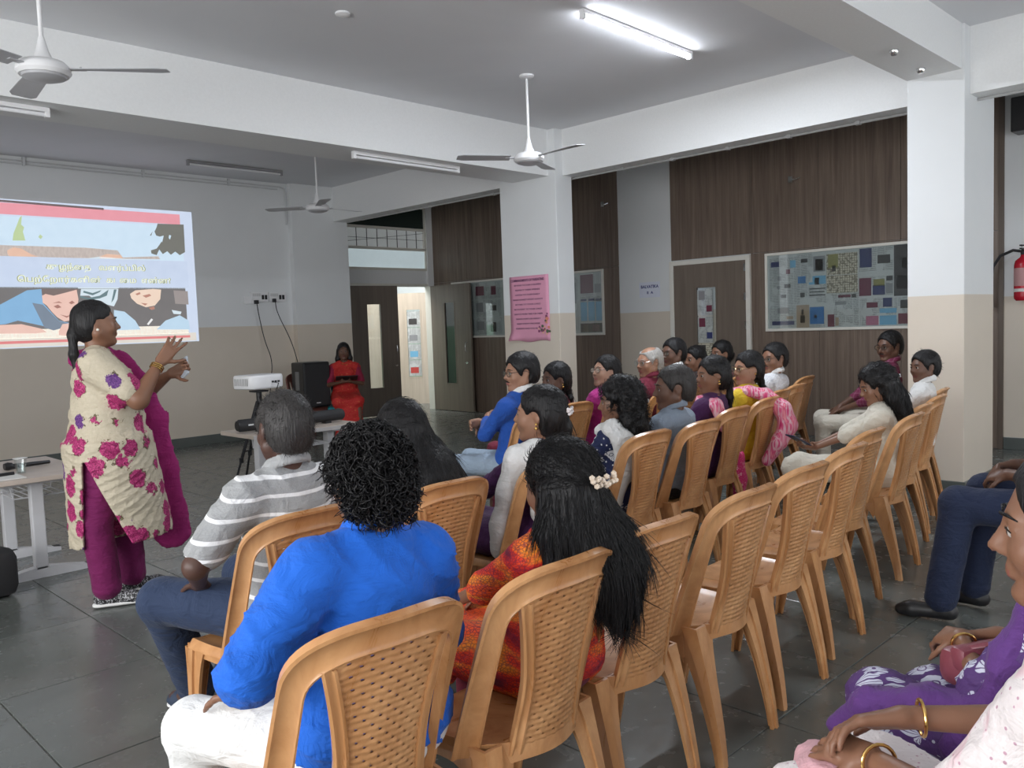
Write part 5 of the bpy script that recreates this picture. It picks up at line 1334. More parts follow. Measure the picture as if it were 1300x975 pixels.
    if sh_ is not None:
        for sd in (-1, 1):
            Sf = Field(.010); a0 = AN[sd]; fd = V3(sd*.12, 1, 0) if not g('footdir', None) else V3(*g('footdir', None)[sd]); fd = nrm(fd)
            z0 = V3(a0[0], a0[1], 0)
            Sf.cone(z0-fd*.035+V3(0, 0, .045), z0+fd*.13*s+V3(0, 0, .038), .038*s, .036*s, .02); Sf.cone(z0+fd*.13*s+V3(0, 0, .036), z0+fd*.175*s+V3(0, 0, .03), .036*s, .028*s, .02); Sf.cone(z0-fd*.02+V3(0, 0, .05), a0-fd*.005+V3(0, 0, -.01), .036*s, .040*s, .02)
            V, Fc = Sf.mesh(None, lambda X, Y, Z: .004-Z+0*X+0*Y); o = np_obj('shoe', V, Fc, sh_[0], root)
            if len(sh_) > 1:
                Sf = Field(.008); e_ = np.stack([np.cross(fd, V3(0, 0, 1)), fd, V3(0, 0, 1)], 1)
                Sf.cone(z0-fd*.04+V3(0, 0, .014), z0+fd*.165*s+V3(0, 0, .014), .042*s, .036*s, .01, e_, (1, 1, .35))
                V, Fc = Sf.mesh(None, lambda X, Y, Z: .001-Z+0*X+0*Y); np_obj('sole', V, Fc, sh_[1], o)
    f.hip, f.neck, f.SH, f.EL, f.WR, f.KN, f.AN, f.chest, f.waist, f.Rt, f.u = hip, neck, SH, EL, WR, KN, AN, chest, waist, R_t, u
    return f
def sup_(a, e=.7):
    c_, s_ = cos(a), sin(a); return (abs(c_)**e*(1 if c_ > 0 else -1), abs(s_)**e*(1 if s_ > 0 else -1))
def drape(f, name, paths, mat, h=.010, sc=(1, 1, 1), k=.02, amp=.004, fr=60, fdir=(1, .3, .2), M=I3):
    """cloth band laid along paths of (point, radius) in the figure's own frame"""
    D = Field(h)
    for p in paths: D.chain([V3(*q[0]) for q in p], [q[1] for q in p], k, M, sc)
    V, Fc = D.mesh(folds(amp, fr, 3, fdir)); return np_obj(name, V, Fc, mat, f.root)
def strands(f, n, length, rad, mode, mat, seed=1, seg=6, sel=None, lift=.002, cs=1.0):
    """hair strands as thin tapering tubes rooted on the hair surface"""
    r = np.random.default_rng(seed); V, Fc = f.hairV, f.hairF
    P0 = V[Fc[:, 0]]; nn = np.cross(V[Fc[:, 1]]-P0, V[Fc[:, 2]]-P0); nn /= (np.linalg.norm(nn, axis=1)[:, None]+1e-12)
    ctr = V[Fc].mean(1); loc = ((ctr-f.hc)@f.R)/f.hs
    ok = np.nonzero(sel(loc))[0] if sel is not None else np.arange(len(Fc))
    pick = r.choice(ok, n); Vs, Fs = [], []; base = 0
    for i in pick:
        p = ctr[i]; nv = nn[i]; L = length*r.uniform(.6, 1.3)
        if mode == 'curl':
            t1 = nrm(np.cross(nv, nrm(r.normal(size=3)))); t2 = np.cross(nv, t1); turns = r.uniform(.9, 1.7); R0 = r.uniform(.006, .012)*cs; dv = nrm(t1*.8+V3(0, 0, -.5))
            pts = [p-nv*.003+nv*(R0+R0*cos(2*PI*turns*q/seg+PI))+t2*R0*sin(2*PI*turns*q/seg)+dv*L*q/seg for q in range(seg+1)]
        elif mode == 'comb':      # short hair combed from the crown down and back
            crown = f.hc+f.R@(V3(.01, -.06, .11)*f.hs); dv = p-crown; dv = nrm(dv-nv*(dv@nv)+.15*r.normal(size=3)*.6)
            pts = [p-nv*.002+dv*L*q/seg+nv*(lift*q/seg) + V3(0, 0, -.3*(L*q/seg)**2*8) for q in range(seg+1)]
        else:                     # long: follow the surface downwards
            lz = (f.R.T@(p-f.hc))/f.hs; tgt = f.hc+f.R@(V3(.01, -.145, -.01)*f.hs)
            dv = (tgt-p)/np.linalg.norm(tgt-p) if lz[2] > .0 else V3(0, 0, -1.)
            if lz[2] > 0: L *= .40
            dv = dv-nv*(dv@nv); dv = nrm(dv+.035*r.normal(size=3)); wv = r.uniform(0, 6.28); am_ = r.uniform(.001, .004)
            sd = nrm(np.cross(dv, nv)); pts = [p+nv*(.001+lift*sin(PI*q/seg))+dv*L*q/seg+sd*am_*sin(wv+5*q/seg) for q in range(seg+1)]
        pts = np.array(pts); d = nrm(pts[-1]-pts[0]); a = nrm(np.cross(d, nv)+1e-6); b = np.cross(d, a)
        for q in range(seg+1):
            rr = rad*(1-.75*(q/seg)**2)
            for j in range(3): Vs.append(pts[q]+(a*cos(2.094*j)+b*sin(2.094*j))*rr)
        for q in range(seg):
            for j in range(3):
                j2 = (j+1) % 3; Fs.append((base+3*q+j, base+3*q+j2, base+3*q+3+j2, base+3*q+3+j))
        base += 3*(seg+1)
    o = np_obj('hair_strands', np.array(Vs), np.array(Fs), mat, f.hair); o['kind'] = 'stuff'
    return o
# ------------------------------------------------------------------ printed and woven cloths
def m_stripes():
    t = NT('grey_cloth_with_white_stripes'); s = t.sep()
    z = t.math('ADD', s[2], t.math('MULTIPLY', s[1], -.18))
    z = t.math('ADD', z, t.math('MULTIPLY', t.noise(4, 1), .008))
    f = t.math('FRACT', t.math('MULTIPLY', z, 18.5)); st = t.math('MULTIPLY', t.step(f, .76, .79), t.math('SUBTRACT', 1, t.step(f, .97, .99)))
    n1 = t.noise(260, 2); wrinkle(t)
    return t.fin(t.mix(st, t.mix(n1, (.27, .275, .28), (.40, .405, .41)), (.82, .82, .83)), .85)
def m_floral_cream():
    t = NT('cream_cloth_with_magenta_roses')
    nz_ = t.n('ShaderNodeTexNoise', i_Vector=t.obj(), i_Scale=30.0, i_Detail=4.0, i_Roughness=.7).outputs[1]
    vec = t.n('ShaderNodeVectorMath', operation='ADD', i_0=t.obj(), i_1=t.n('ShaderNodeVectorMath', operation='SCALE', i_0=nz_, i_Scale=.060).outputs[0]).outputs[0]
    v = t.vor(8.2, vec, rand=.85); dist = v.outputs['Distance']; cc = t.n('ShaderNodeSeparateColor', i_0=v.outputs['Color']).outputs
    petal = t.noise(62, 4, dist=2.2, rough=.65)
    rose = t.ramp(petal, [(.36, (.10, .003, .035)), (.50, (.36, .012, .12)), (.60, (.52, .05, .20)), (.72, (.66, .26, .34))])
    viol = t.ramp(petal, [(.36, (.04, .008, .09)), (.55, (.13, .03, .20)), (.72, (.36, .20, .40))])
    fl_ = t.mix(t.step(cc[0], .76, .78), rose, viol)
    leaf_ = t.ramp(petal, [(.4, (.07, .05, .03)), (.7, (.22, .17, .08))])
    base = t.mix(t.noise(60, 3), (.46, .40, .29), (.60, .53, .41))
    rad = t.math('ADD', .34, t.math('MULTIPLY', cc[1], .14))
    r1 = t.math('SUBTRACT', rad, dist)
    lf_ = t.math('MULTIPLY', t.step(r1, -.055, -.045), t.step(t.noise(26, 2), .52, .56))
    c = t.mix(lf_, base, leaf_); c = t.mix(t.step(r1, .0, .012), c, fl_)
    wrinkle(t)
    return t.fin(c, .7)
def m_ikat():
    t = NT('orange_red_block_printed_cloth'); v = t.map((1, 1, 1), (0, .35, .3)); s = t.sep(v)
    band = t.noise(1, 3, vec=t.map((4, 4, 13), (0, .35, .3)), dist=.6)
    base = t.ramp(band, [(.34, (.16, .006, .03)), (.42, (.62, .02, .012)), (.50, (.88, .06, .012)), (.58, (.95, .30, .02)), (.66, (.90, .10, .012))])
    w1_ = t.vor(78, t.map((1, 1, 1.9), (0, .35, .3)), 'DISTANCE_TO_EDGE').outputs['Distance']
    ln = t.math('MULTIPLY', t.math('SUBTRACT', 1, t.step(w1_, .04, .14)), .75)
    c = t.mix(t.math('MULTIPLY', ln, t.ramp(t.noise(9, 2), [(.35, (.35,)*3), (.6, (1,)*3)])), base, (.14, .006, .045))
    wrinkle(t)
    return t.fin(c, .75)
def m_motif(name, base, ink, scale=16, thr=.34, petals=2.5, extra=None):
    t = NT(name); vec = t.n('ShaderNodeVectorMath', operation='ADD', i_0=t.obj(), i_1=t.n('ShaderNodeVectorMath', operation='SCALE', i_0=t.n('ShaderNodeTexNoise', i_Vector=t.obj(), i_Scale=scale*1.6).outputs[1], i_Scale=.22/scale).outputs[0]).outputs[0]
    v = t.vor(scale, vec, rand=.7); d = v.outputs['Distance']
    sc_ = t.n('ShaderNodeVectorMath', operation='SUBTRACT', i_0=t.n('ShaderNodeVectorMath', operation='SCALE', i_0=vec, i_Scale=1.0).outputs[0], i_1=v.outputs['Position']).outputs[0]
    q = t.sep(sc_); an = t.math('ARCTAN2', q[2], t.math('ADD', q[0], q[1]))
    lobe = t.math('ABSOLUTE', t.math('COSINE', t.math('MULTIPLY', an, petals)))
    R_ = t.math('MULTIPLY', thr, t.math('ADD', .50, t.math('MULTIPLY', lobe, .55)))
    m = t.step(t.math('SUBTRACT', R_, d), 0, .02)
    vein = t.step(t.math('ABSOLUTE', t.math('SUBTRACT', lobe, .93)), .02, .05)          # thin gap along every petal
    ring = t.math('SUBTRACT', 1, t.step(t.math('ABSOLUTE', t.math('SUBTRACT', d, thr*.30)), .018, .028))
    m = t.math('MULTIPLY', m, t.math('MULTIPLY', vein, t.math('SUBTRACT', 1, ring)))
    small = t.math('SUBTRACT', 1, t.step(t.vor(scale*3.2, vec).outputs['Distance'], .16, .20))
    m = t.math('MAXIMUM', m, t.math('MULTIPLY', small, t.math('SUBTRACT', 1, t.step(t.math('SUBTRACT', thr*1.12, d), -.02, .0))))
    c = t.mix(m, base, ink)
    wrinkle(t)
    return t.fin(c, .75)
def m_check(name, a, b, c_):
    t = NT(name); s = t.sep(); 
    f1 = t.step(t.math('FRACT', t.math('MULTIPLY', s[2], 30)), .80, .84); f2 = t.step(t.math('FRACT', t.math('MULTIPLY', t.math('ADD', s[0], s[1]), 26)), .80, .84)
    return t.fin(t.mix(t.math('MULTIPLY', t.math('ADD', f1, f2), .5), t.mix(t.noise(30, 2), a, b), c_), .8)
def m_dots(name, base, dot, scale=60, th=.22, patch=None):
    t = NT(name); v = t.vor(scale, None, rand=.35).outputs['Distance']; c = t.mix(t.math('SUBTRACT', 1, t.step(v, th, th+.05)), base, dot)
    if patch: c = t.mix(t.math('MULTIPLY', t.step(t.noise(7, 3, dist=1), .60, .66), .55), c, patch)
    wrinkle(t); return t.fin(c, .8)
def m_band(name, cols, fr_=30, rot=(0, 0, 0)):
    t = NT(name); n_ = t.noise(1, 2, vec=t.map((fr_, fr_, 2), rot)); k_ = len(cols)
    t.bump(t.noise(1, 2, vec=t.map((90, 90, 8), rot)), .4, .006)
    return t.fin(t.ramp(n_, [(.30+.4*i/(k_-1), c) for i, c in enumerate(cols)]), .75)
C_blue = cloth('royal_blue_cotton', (.006, .125, .62)); C_blue2 = cloth('blue_cotton', (.012, .085, .42)); C_white = cloth('white_cotton', (.80, .80, .79)); C_denim = cloth('dark_denim', (.018, .035, .085), fine=500)
C_navy = cloth('navy_trouser_cloth', (.012, .022, .062)); C_mag = cloth('deep_magenta_cloth', (.17, .004, .085)); C_magl = cloth('magenta_dupatta', (.30, .008, .13)); C_maroon = cloth('maroon_cotton', (.17, .012, .035))
C_grey = cloth('grey_blue_cotton', (.24, .29, .36)); C_pink = cloth('hot_pink_cloth', (.62, .03, .18)); C_purple = cloth('dark_purple_cloth', (.060, .010, .075)); C_mgt = cloth('magenta_cotton', (.40, .02, .20)); C_jeansl = cloth('light_denim', (.30, .38, .48))
C_black = cloth('black_cloth', (.012, .011, .013)); C_cream = cloth('cream_cotton', (.66, .62, .53)); C_beige = cloth('pale_beige_cotton', (.55, .52, .46)); C_yellow = cloth('yellow_cotton', (.72, .50, .03)); C_vio = cloth('violet_dupatta', (.115, .038, .21)); C_palepink = cloth('pale_pink_cloth', (.68, .38, .42))
C_brown = cloth('dark_brown_cloth', (.05, .03, .028)); C_dusk = cloth('dusky_pink_cloth', (.45, .22, .24)); C_olive = cloth('mustard_olive_cloth', (.38, .30, .04))
P_strip, P_cream, P_ikat = m_stripes(), m_floral_cream(), m_ikat()
P_navy = m_motif('navy_cloth_with_white_flowers', (.010, .018, .075), (.78, .78, .80), 13, .42)
P_purp = m_motif('purple_cloth_with_white_flowers', (.085, .035, .16), (.60, .62, .74), 15, .50)
P_wpink = m_dots('white_cloth_with_pink_print', (.74, .68, .68), (.50, .30, .38), 62, .13, (.76, .42, .50))
P_wtex = m_dots('white_textured_cotton', (.74, .75, .78), (.50, .52, .58), 90, .28)
P_check = m_check('maroon_checked_cotton', (.13, .012, .05), (.20, .02, .07), (.30, .12, .18))
P_red = m_motif('red_orange_sari_cloth', (.52, .020, .018), (.62, .16, .05), 22, .26)
P_pinkst = m_band('pink_and_white_striped_scarf', [(.62, .02, .15), (.75, .10, .25), (.80, .55, .60), (.70, .06, .20), (.85, .30, .35)], 38)
P_pinkw = m_motif('pink_scarf_with_pale_print', (.62, .02, .16), (.80, .45, .50), 30, .36)
M_sole = plain('white_rubber', (.78, .78, .77), .5); M_shoeb = plain('black_shoe', (.02, .02, .022), .4); M_shoen = plain('navy_suede', (.03, .045, .08), .8)
def glitter():
    t = NT('glittering_black_shoe'); v = t.vor(220).outputs['Color']; s_ = t.n('ShaderNodeSeparateColor', i_0=v).outputs[0]
    return t.fin(t.mix(t.step(s_, .72, .74), (.02, .02, .022), (.45, .45, .47)), .35)

def at(px, py, yroot, back=.075, dz=0):
    d = ray(px, py); t_ = (yroot-back)/d.y; return d.x*t_, yroot, d.z*t_+CAM_H
def seated(label, px, py, yroot, group='people seated in the audience', look=(1.6, 4.7), **k):
    x, y, zt = at(px, py, yroot, k.pop('back', .075)); s = k.pop('s', (zt-.425-(.115 if k.get('fem', True) else .125)-k.get('hair_thick', .008))/.765)
    rz = k.get('rz', 4)
    if 'head' not in k:
        yw = math.degrees(math.atan2(look[1]-y, look[0]-x))-90-rz; k['head'] = (max(-70, min(70, yw+k.pop('dy', 0))), k.pop('dp', 3), 0)

    auto = k.pop('auto', True); x -= .66*s*math.sin(math.radians(k.get('side', 0))); f = person(label, group, x=x, y=y, s=s, **k)
    st = k.get('hair', 'bun'); hm_ = k.get('hairmat', H_black); sd_ = int(px)
    if auto:
        if st in ('short', 'thin', 'grey'): strands(f, 320, .018, .0012, 'comb', hm_, sd_, 3, lift=.0015)
        elif st == 'loose' and k.get('hair_amp', 0) > .004: pass
        else: strands(f, 360, .055, .0013, 'long', hm_, sd_, 4, lift=.0015)
    return f

# --- the two men and the two women nearest the camera
f = seated('person in bright blue polo shirt with curly black hair, seen from behind', 484, 534, 1.52, fem=False, heft=1.48, side=6, armfat=1.5, skin='mid', hair='curlyshort', hair_thick=.003, hair_amp=.003, top=C_blue, topname='polo_shirt', collar=C_blue,
    sleeve=1.08, loose=.018, lower=C_white, legw=1.15, auto=False, h=.0065, ch=.008, hair_h=.006, shoe=(M_shoeb,), rz=2, lean=2, hy=.05, back=-.03, fold=.007, knees={-1: (-.26, .37, .50), 1: (.14, .46, .50)}, ankles={-1: (-.22, .42, .09), 1: (.14, .45, .09)},
    wrists={-1: (-.24, .20, .62), 1: (.16, .28, .60)}, elbow={-1: (-.9, -.3, -.7), 1: (.6, -.3, -.8)}, face=True, hs=1.0)
strands(f, 3000, .040, .0027, 'curl', H_black, 3, 9, cs=1.0)
f = seated('person in grey polo with white stripes and greying hair, seen from behind', 366, 493, 2.50, fem=False, heft=1.2, auto=False, skin='deep', hair='grey', hairmat=H_dark, hair_thick=.004, top=P_strip, topname='polo_shirt', collar=cloth('grey_collar', (.36, .365, .37)), sleeve=.78, loose=.020,
    lower=C_denim, h=.007, ch=.008, shoe=(M_shoen, M_sole), rz=6, lean=-3, legw=1.28, knees={-1: (-.26, .34, .52), 1: (.12, .44, .50)}, ankles={-1: (-.06, .50, .10), 1: (.15, .60, .09)}, wrists={-1: (-.24, .13, .61), 1: (.12, .28, .60)}, elbow={-1: (-1, -.4, -.5), 1: (.8, -.5, -.6)}, armfat=1.2)
strands(f, 2000, .018, .0008, 'comb', H_dark, 4, 3, lift=.001)
strands(f, 420, .018, .0007, 'comb', H_grey, 5, 3, lift=.0015)
f = seated('person in orange and red tunic with long loose black hair and pearl clip', 697, 552, 1.54, skin='mid', hair='long', hair_thick=.011, hair_amp=.0025, top=P_ikat, kind='kurta', sleeve=1.2, loose=.020, heft=1.25, back=.03, h=.008, ch=.008, hair_h=.007, rz=4, lean=-7, lower=C_maroon, shoe=(M_shoeb,), dp=8,
    wrists={-1: (-.08, .30, .60), 1: (.08, .30, .60)}, tie=((.70, .58, .46), (.004, -.150, .005), 1.3), hs=.95)
strands(f, 3600, .10, .0010, 'long', H_black, 6, 6, lift=.003)
f = seated('person in dark clothes with long straight black hair, just beyond the blue polo', 518, 504, 2.50, skin='mid', hair='long', hair_thick=.008, top=C_black, kind='kurta', sleeve=1.3, lower=C_jeansl, h=.010, rz=4, lean=8, back=-.02, dp=14, auto=False, ankles={-1: (-.1, .6, .09), 1: (.12, .6, .09)})
strands(f, 900, .09, .0010, 'long', H_black, 7, 4, lift=.003)

# --- second row from the back
f = seated('person with white shawl over purple clothes and a white hair clip', 687, 487, 2.46, skin='light', hair='ponytail', top=C_purple, kind='kurta', sleeve=1.5, h=.008, rz=8, lower=C_purple, earring=M_gold, drop=True, necklace=M_gold, shoe=(M_shoeb,), tie=((.80, .74, .74), (.01, -.125, .01), 1.2), look=(1.2, 4.7), dp=0, wrists={-1: (-.10, .34, .62), 1: (.02, .36, .62)})
drape(f, 'shawl', [[(f.SH[-1]+V3(.05, -.03, .035), .045), (f.SH[-1]+V3(-.035, .0, .01), .052), (f.SH[-1]+V3(-.055, .03, -.12), .055), (f.SH[-1]+V3(-.06, .06, -.26), .058), (f.SH[-1]+V3(-.05, .09, -.36), .05)],
    [(f.SH[-1]+V3(.05, -.03, .03), .045), (f.SH[1]+V3(-.05, -.03, .03), .045), (f.SH[1]+V3(.03, 0, .01), .05), (f.SH[1]+V3(.05, .04, -.15), .05)], [(f.SH[-1]+V3(.02, -.07, -.02), .05), (f.SH[-1]+V3(.0, -.09, -.2), .055)]], C_white, .009, (1, .8, 1), .04)
f = seated('person with long curly black hair, navy floral top and white dupatta', 797, 476, 2.66, skin='mid', hair='loose', hair_thick=.018, hair_amp=.006, top=P_navy, kind='kurta', sleeve=1.2, h=.009, rz=2, lower=C_white, tie=((.55, .55, .56), (.01, -.142, -.01), .7), lean=-2, dp=4)
strands(f, 1500, .05, .0012, 'curl', H_black, 8, 7)
drape(f, 'dupatta', [[(f.SH[-1]+V3(.04, .06, .03), .035), (f.SH[-1]+V3(.02, -.02, .045), .040), (f.SH[-1]+V3(.02, -.09, -.02), .045), (f.SH[-1]+V3(.0, -.10, -.16), .048), (f.SH[-1]+V3(-.05, -.04, -.30), .055), (f.SH[-1]+V3(-.09, .06, -.38), .05)]], C_white, .009, (1.5, .7, 1), .03)
f = seated('person in grey-blue shirt with short black hair and stubble', 858, 461, 2.70, fem=False, skin='dark', hair='short', auto=False, hairmat=H_dark, top=C_grey, collar=C_grey, sleeve=1.4, heft=1.05, h=.008, rz=6, lower=C_black, fold=.006)
strands(f, 900, .018, .0008, 'comb', H_dark, 9, 3, lift=.003)
f = seated('person in dark purple blouse with ponytail and pink striped scarf', 907, 450, 2.88, skin='mid', hair='ponytail', top=C_purple, kind='kurta', sleeve=1.0, h=.009, rz=6, lower=C_purple, earring=M_gold, drop=True, necklace=M_gold)
drape(f, 'scarf', [[(f.SH[-1]+V3(.05, .10, -.10), .028), (f.SH[-1]+V3(.05, .03, .03), .034), (f.SH[-1]+V3(.04, -.07, .01), .036), (f.SH[-1]+V3(.05, -.12, -.12), .036)]], P_pinkst, .009, (1.6, .8, 1), .02)
drape(f, 'scarf_end', [[(f.SH[1]+V3(.04, -.10, -.35), .04), (f.SH[1]+V3(.05, -.10, -.50), .05), (f.SH[1]+V3(.06, -.08, -.68), .045)]], P_pinkw, .009, (1.5, .6, 1), .02)
f = seated('person in yellow blouse with spectacles and crumpled pink scarf', 952, 444, 3.0, skin='light', hair='plait', top=C_yellow, kind='kurta', sleeve=.7, h=.009, rz=6, lower=C_olive, glasses=True, glassmat=plain('thin_gold_rim', (.5, .36, .2), .3, 1), earring=M_gold)
drape(f, 'scarf', [[(f.SH[-1]+V3(.03, .06, .03), .03), (f.SH[-1]+V3(.04, -.05, .04), .036), (f.SH[-1]+V3(.10, -.14, .01), .045), (f.SH[-1]+V3(.15, -.24, -.09), .060), (f.SH[-1]+V3(.16, -.27, -.20), .066), (f.SH[-1]+V3(.08, -.24, -.30), .055), (f.SH[-1]+V3(.02, -.18, -.42), .04)]], P_pinkst, .009, (1.5, .8, 1), .02, fdir=(1, .2, 1))
seated('person in white textured shirt with spectacles beside the empty chairs', 985, 433, 3.33, fem=False, heft=1.2, skin='mid', hair='short', top=P_wtex, collar=C_white, sleeve=1.0, h=.009, rz=4, lower=C_black, glasses=True, moustache=True)
seated('person in maroon checked shirt and white trousers beside the near column', 1131, 418, 2.74, fem=False, skin='dark', hair='short', top=P_check, collar=P_check, sleeve=1.4, h=.008, rz=26, lower=C_cream, glasses=True, moustache=True, shoe=(M_shoeb,), knees={-1: (-.13, .46, .50), 1: (.11, .46, .52)}, dp=6, wrists={-1: (-.08, .28, .62), 1: (.04, .32, .62)}, legw=1.1)

# --- front row
f = seated('person in blue long-sleeved top with folded arms and spectacles', 657, 444, 3.86, fem=False, skin='light', hair='short', hair_thick=.014, top=C_blue2, collar=C_white, sleeve=1.75, h=.009, rz=14, lower=C_jeansl, glasses=True, moustache=True, lean=-8, wrists={-1: (.02, .20, .80), 1: (-.03, .235, .77)}, elbow={-1: (-1, -.1, -1), 1: (1, -.1, -1)}, hands={-1: dict(d=(1, .1, .1), n=(0, -1, 0), curl=.5), 1: dict(d=(-1, .1, -.1), n=(0, -1, 0), curl=.5)}, shoe=(M_shoeb,), knees={-1: (-.14, .44, .50), 1: (.12, .42, .50)})
seated('person in dark maroon with a long plait, right of the blue top', 707, 458, 3.98, skin='dark', hair='plait', top=C_maroon, kind='sari', sleeve=.8, rz=6, earring=M_gold, drop=True, necklace=M_gold, h=.009)
f = person_last = seated('person with spectacles in magenta, head held back, left of the grey-haired person', 771, 449, 3.93, skin='fair', hair='bun', top=C_mgt, kind='kurta', sleeve=.9, rz=4, glasses=True, h=.009, lower=C_mgt, dp=-6)
seated('person with thinning white hair in maroon shirt', 826, 438, 3.97, fem=False, skin='light', hair='thin', hairmat=H_white, hair_thick=.004, top=C_maroon, collar=C_maroon, sleeve=.9, rz=4, h=.009, lower=C_black, glasses=True, glassmat=plain('steel_rim', (.5, .5, .5), .3, 1), browmat=H_white)
seated('person with glasses and neat black hair behind the white-haired one', 856, 427, 4.13, fem=False, skin='dark', hair='short', top=cloth('pale_checked_cloth', (.5, .5, .52)), collar=C_white, sleeve=.9, rz=4, h=.010, lower=C_black, glasses=True)
seated('person in brown with hair tied back, right of the neat-haired person', 884, 438, 4.22, skin='mid', hair='bun', top=C_brown, kind='kurta', sleeve=.8, rz=4, h=.010, lower=C_brown)
seated('person in dusky pink with a low bun in front of the classroom door', 917, 431, 4.25, skin='mid', hair='bun', top=C_dusk, kind='sari', sleeve=.8, rz=4, h=.010)

# --- right end of the rearmost row
f = seated('person in cream tunic looking down at a phone, long hair with silver clip', 1122, 459, 1.90, skin='mid', hair='loose', hair_thick=.014, hair_amp=.003, top=C_cream, kind='kurta', sleeve=1.1, h=.008, rz=24, lean=2, lower=C_beige, hem=.5, head=(20, 20, 0), earring=M_pearl, tie=((.75, .75, .78), (.03, -.145, .0), .8), hs=.93, auto=False,
    wrists={-1: (-.16, .40, .62), 1: (.02, .40, .60)}, hands={-1: dict(d=(-.6, .8, .1), n=(.2, .3, 1), curl=.55, side=1), 1: dict(d=(-.6, .6, .1), n=(0, .2, 1), curl=.4, side=-1)}, knees={-1: (-.12, .46, .52), 1: (.14, .44, .50)}, back=.02)
strands(f, 1400, .08, .0011, 'long', H_black, 11, 5, lift=.004)
ph = V3(*f.WR[-1])+V3(-.05, .08, .045); R0 = Matrix.Rotation(math.radians(24), 4, 'Z')
mb = MB(); mb.box((-.037, -.078, -.004), (.037, .078, .004), bev=.004); mb.box((-.033, -.072, .0041), (.033, .072, .0046))
o = tag(mb.build('mobile_phone', plain('navy_phone_case', (.02, .03, .07), .3)), 'dark blue mobile phone held by the person in cream', 'phone')
o.matrix_world = Matrix.Translation((f.root.location.x, f.root.location.y, 0)) @ R0 @ Matrix.Translation(Vector(ph)) @ Matrix.Rotation(math.radians(40), 4, 'Z') @ Matrix.Rotation(math.radians(28), 4, 'X')
seated('short-haired child in white beside the near column', 1178, 465, 2.04, fem=False, skin='dark', hair='short', hair_thick=.012, top=C_white, collar=C_white, sleeve=.7, s=.74, hs=.86, h=.009, rz=10, lower=C_navy, knees={-1: (-.1, .32, .48), 1: (.1, .32, .48)}, ankles={-1: (-.1, .34, .14), 1: (.1, .34, .14)}, shoe=(M_shoeb,), seat=.47)

# --- right edge of the picture
def rfig(label, x, y, **k): return person(label, 'people seated at the right edge', x=x, y=y, **k)
f = rfig('person in navy trousers and dark shoes with clasped hands at the right edge', 4.25, .74, fem=False, skin='dark', hair='short', top=C_grey, collar=C_grey, sleeve=1.2, s=.96, rz=6, h=.008, lower=C_navy, legw=1.22, shoe=(M_shoeb,), lean=14, dp=0, head=(15, 5, 0),
    knees={-1: (-.17, .52, .53), 1: (.10, .46, .55)}, ankles={-1: (-.22, .58, .09), 1: (.06, .50, .09)}, wrists={-1: (-.08, .34, .665), 1: (.05, .34, .69)}, hands={-1: dict(d=(.45, .9, -.2), n=(.6, 0, -.8), curl=.8), 1: dict(d=(-.6, .6, -.1), n=(-.6, -.2, -.8), curl=.9)})
f = rfig('person in purple floral tunic and violet dupatta holding a mauve purse', 1.90, .245, fem=True, skin='mid', hair='bun', top=P_purp, kind='kurta', sleeve=1.05, s=.73, rz=-20, h=.0055, ch=.008, heft=1.1, lean=22, hs=.92, head=(50, -6, 0), lower=C_vio, shoe=(M_shoeb,), hem=.8, loose=.018,
    knees={-1: (-.17, .48, .51), 1: (.12, .44, .50)}, ankles={-1: (-.17, .50, .09), 1: (.1, .46, .09)}, wrists={-1: (-.04, .37, .67), 1: (.05, .34, .67)}, elbow={-1: (-.7, -.5, -.5), 1: (.8, -.4, -.5)},
    hands={-1: dict(d=(.25, .9, -.25), n=(.5, -.1, -.85), curl=.75, poses=(.6, .75, .85, .95)), 1: dict(d=(-.75, .55, -.05), n=(-.2, -.3, -.95), curl=.7)}, bangles=(-1,), nb=1, sc_=1, earring=M_gold, ear=True)
drape(f, 'dupatta', [[(f.SH[-1]+V3(.06, -.03, .03), .03), (f.SH[-1]+V3(-.01, .02, .03), .036), (f.SH[-1]+V3(-.03, .07, -.08), .036), (f.SH[-1]+V3(-.05, .10, -.20), .034), (f.SH[-1]+V3(-.08, .14, -.28), .04)],
    [((-.16, .20, .60), .026), ((-.22, .32, .585), .030), ((-.26, .42, .55), .030), ((-.27, .50, .47), .024)]], C_vio, .008, (1.3, .9, 1), .03, amp=.006, fr=70)
w_ = f.root.matrix_world
def in_frame(fg, v): return Matrix.Translation(fg.root.location) @ Matrix.Rotation(fg.root.rotation_euler.z, 4, 'Z') @ Vector(v)
M_purse = plain('mauve_leather', (.22, .055, .075), .35, bump=.3, bscale=60)
pr = thing('purse', 'mauve leather purse with small studs on the purple floral lap', 'purse', (2.04, .54, .612), math.radians(-28))
mb = MB(); mb.box((-.15, -.035, -.03), (.15, .035, .055), bev=.026); o = mb.build('body', M_purse, pr, True)
mb = MB(); mb.box((-.148, -.044, .01), (.148, .0, .066), bev=.014); mb.build('flap', M_purse, pr, True)
for q in range(5):
    mb = MB(); bmesh.ops.create_icosphere(mb.bm, subdivisions=1, radius=.0045, matrix=Matrix.Translation((-.12+.06*q, -.046, .03+.008*(q % 2)))); mb.build('stud', plain('silver_stud', (.8, .8, .8), .2, 1), pr)
mb = MB(); mb.tube([(-.14, 0, .05), (-.10, -.05, .075), (.0, -.07, .08), (.10, -.05, .075), (.14, 0, .05)], .006, 8, flat=.4); mb.build('strap', M_purse, pr, True)
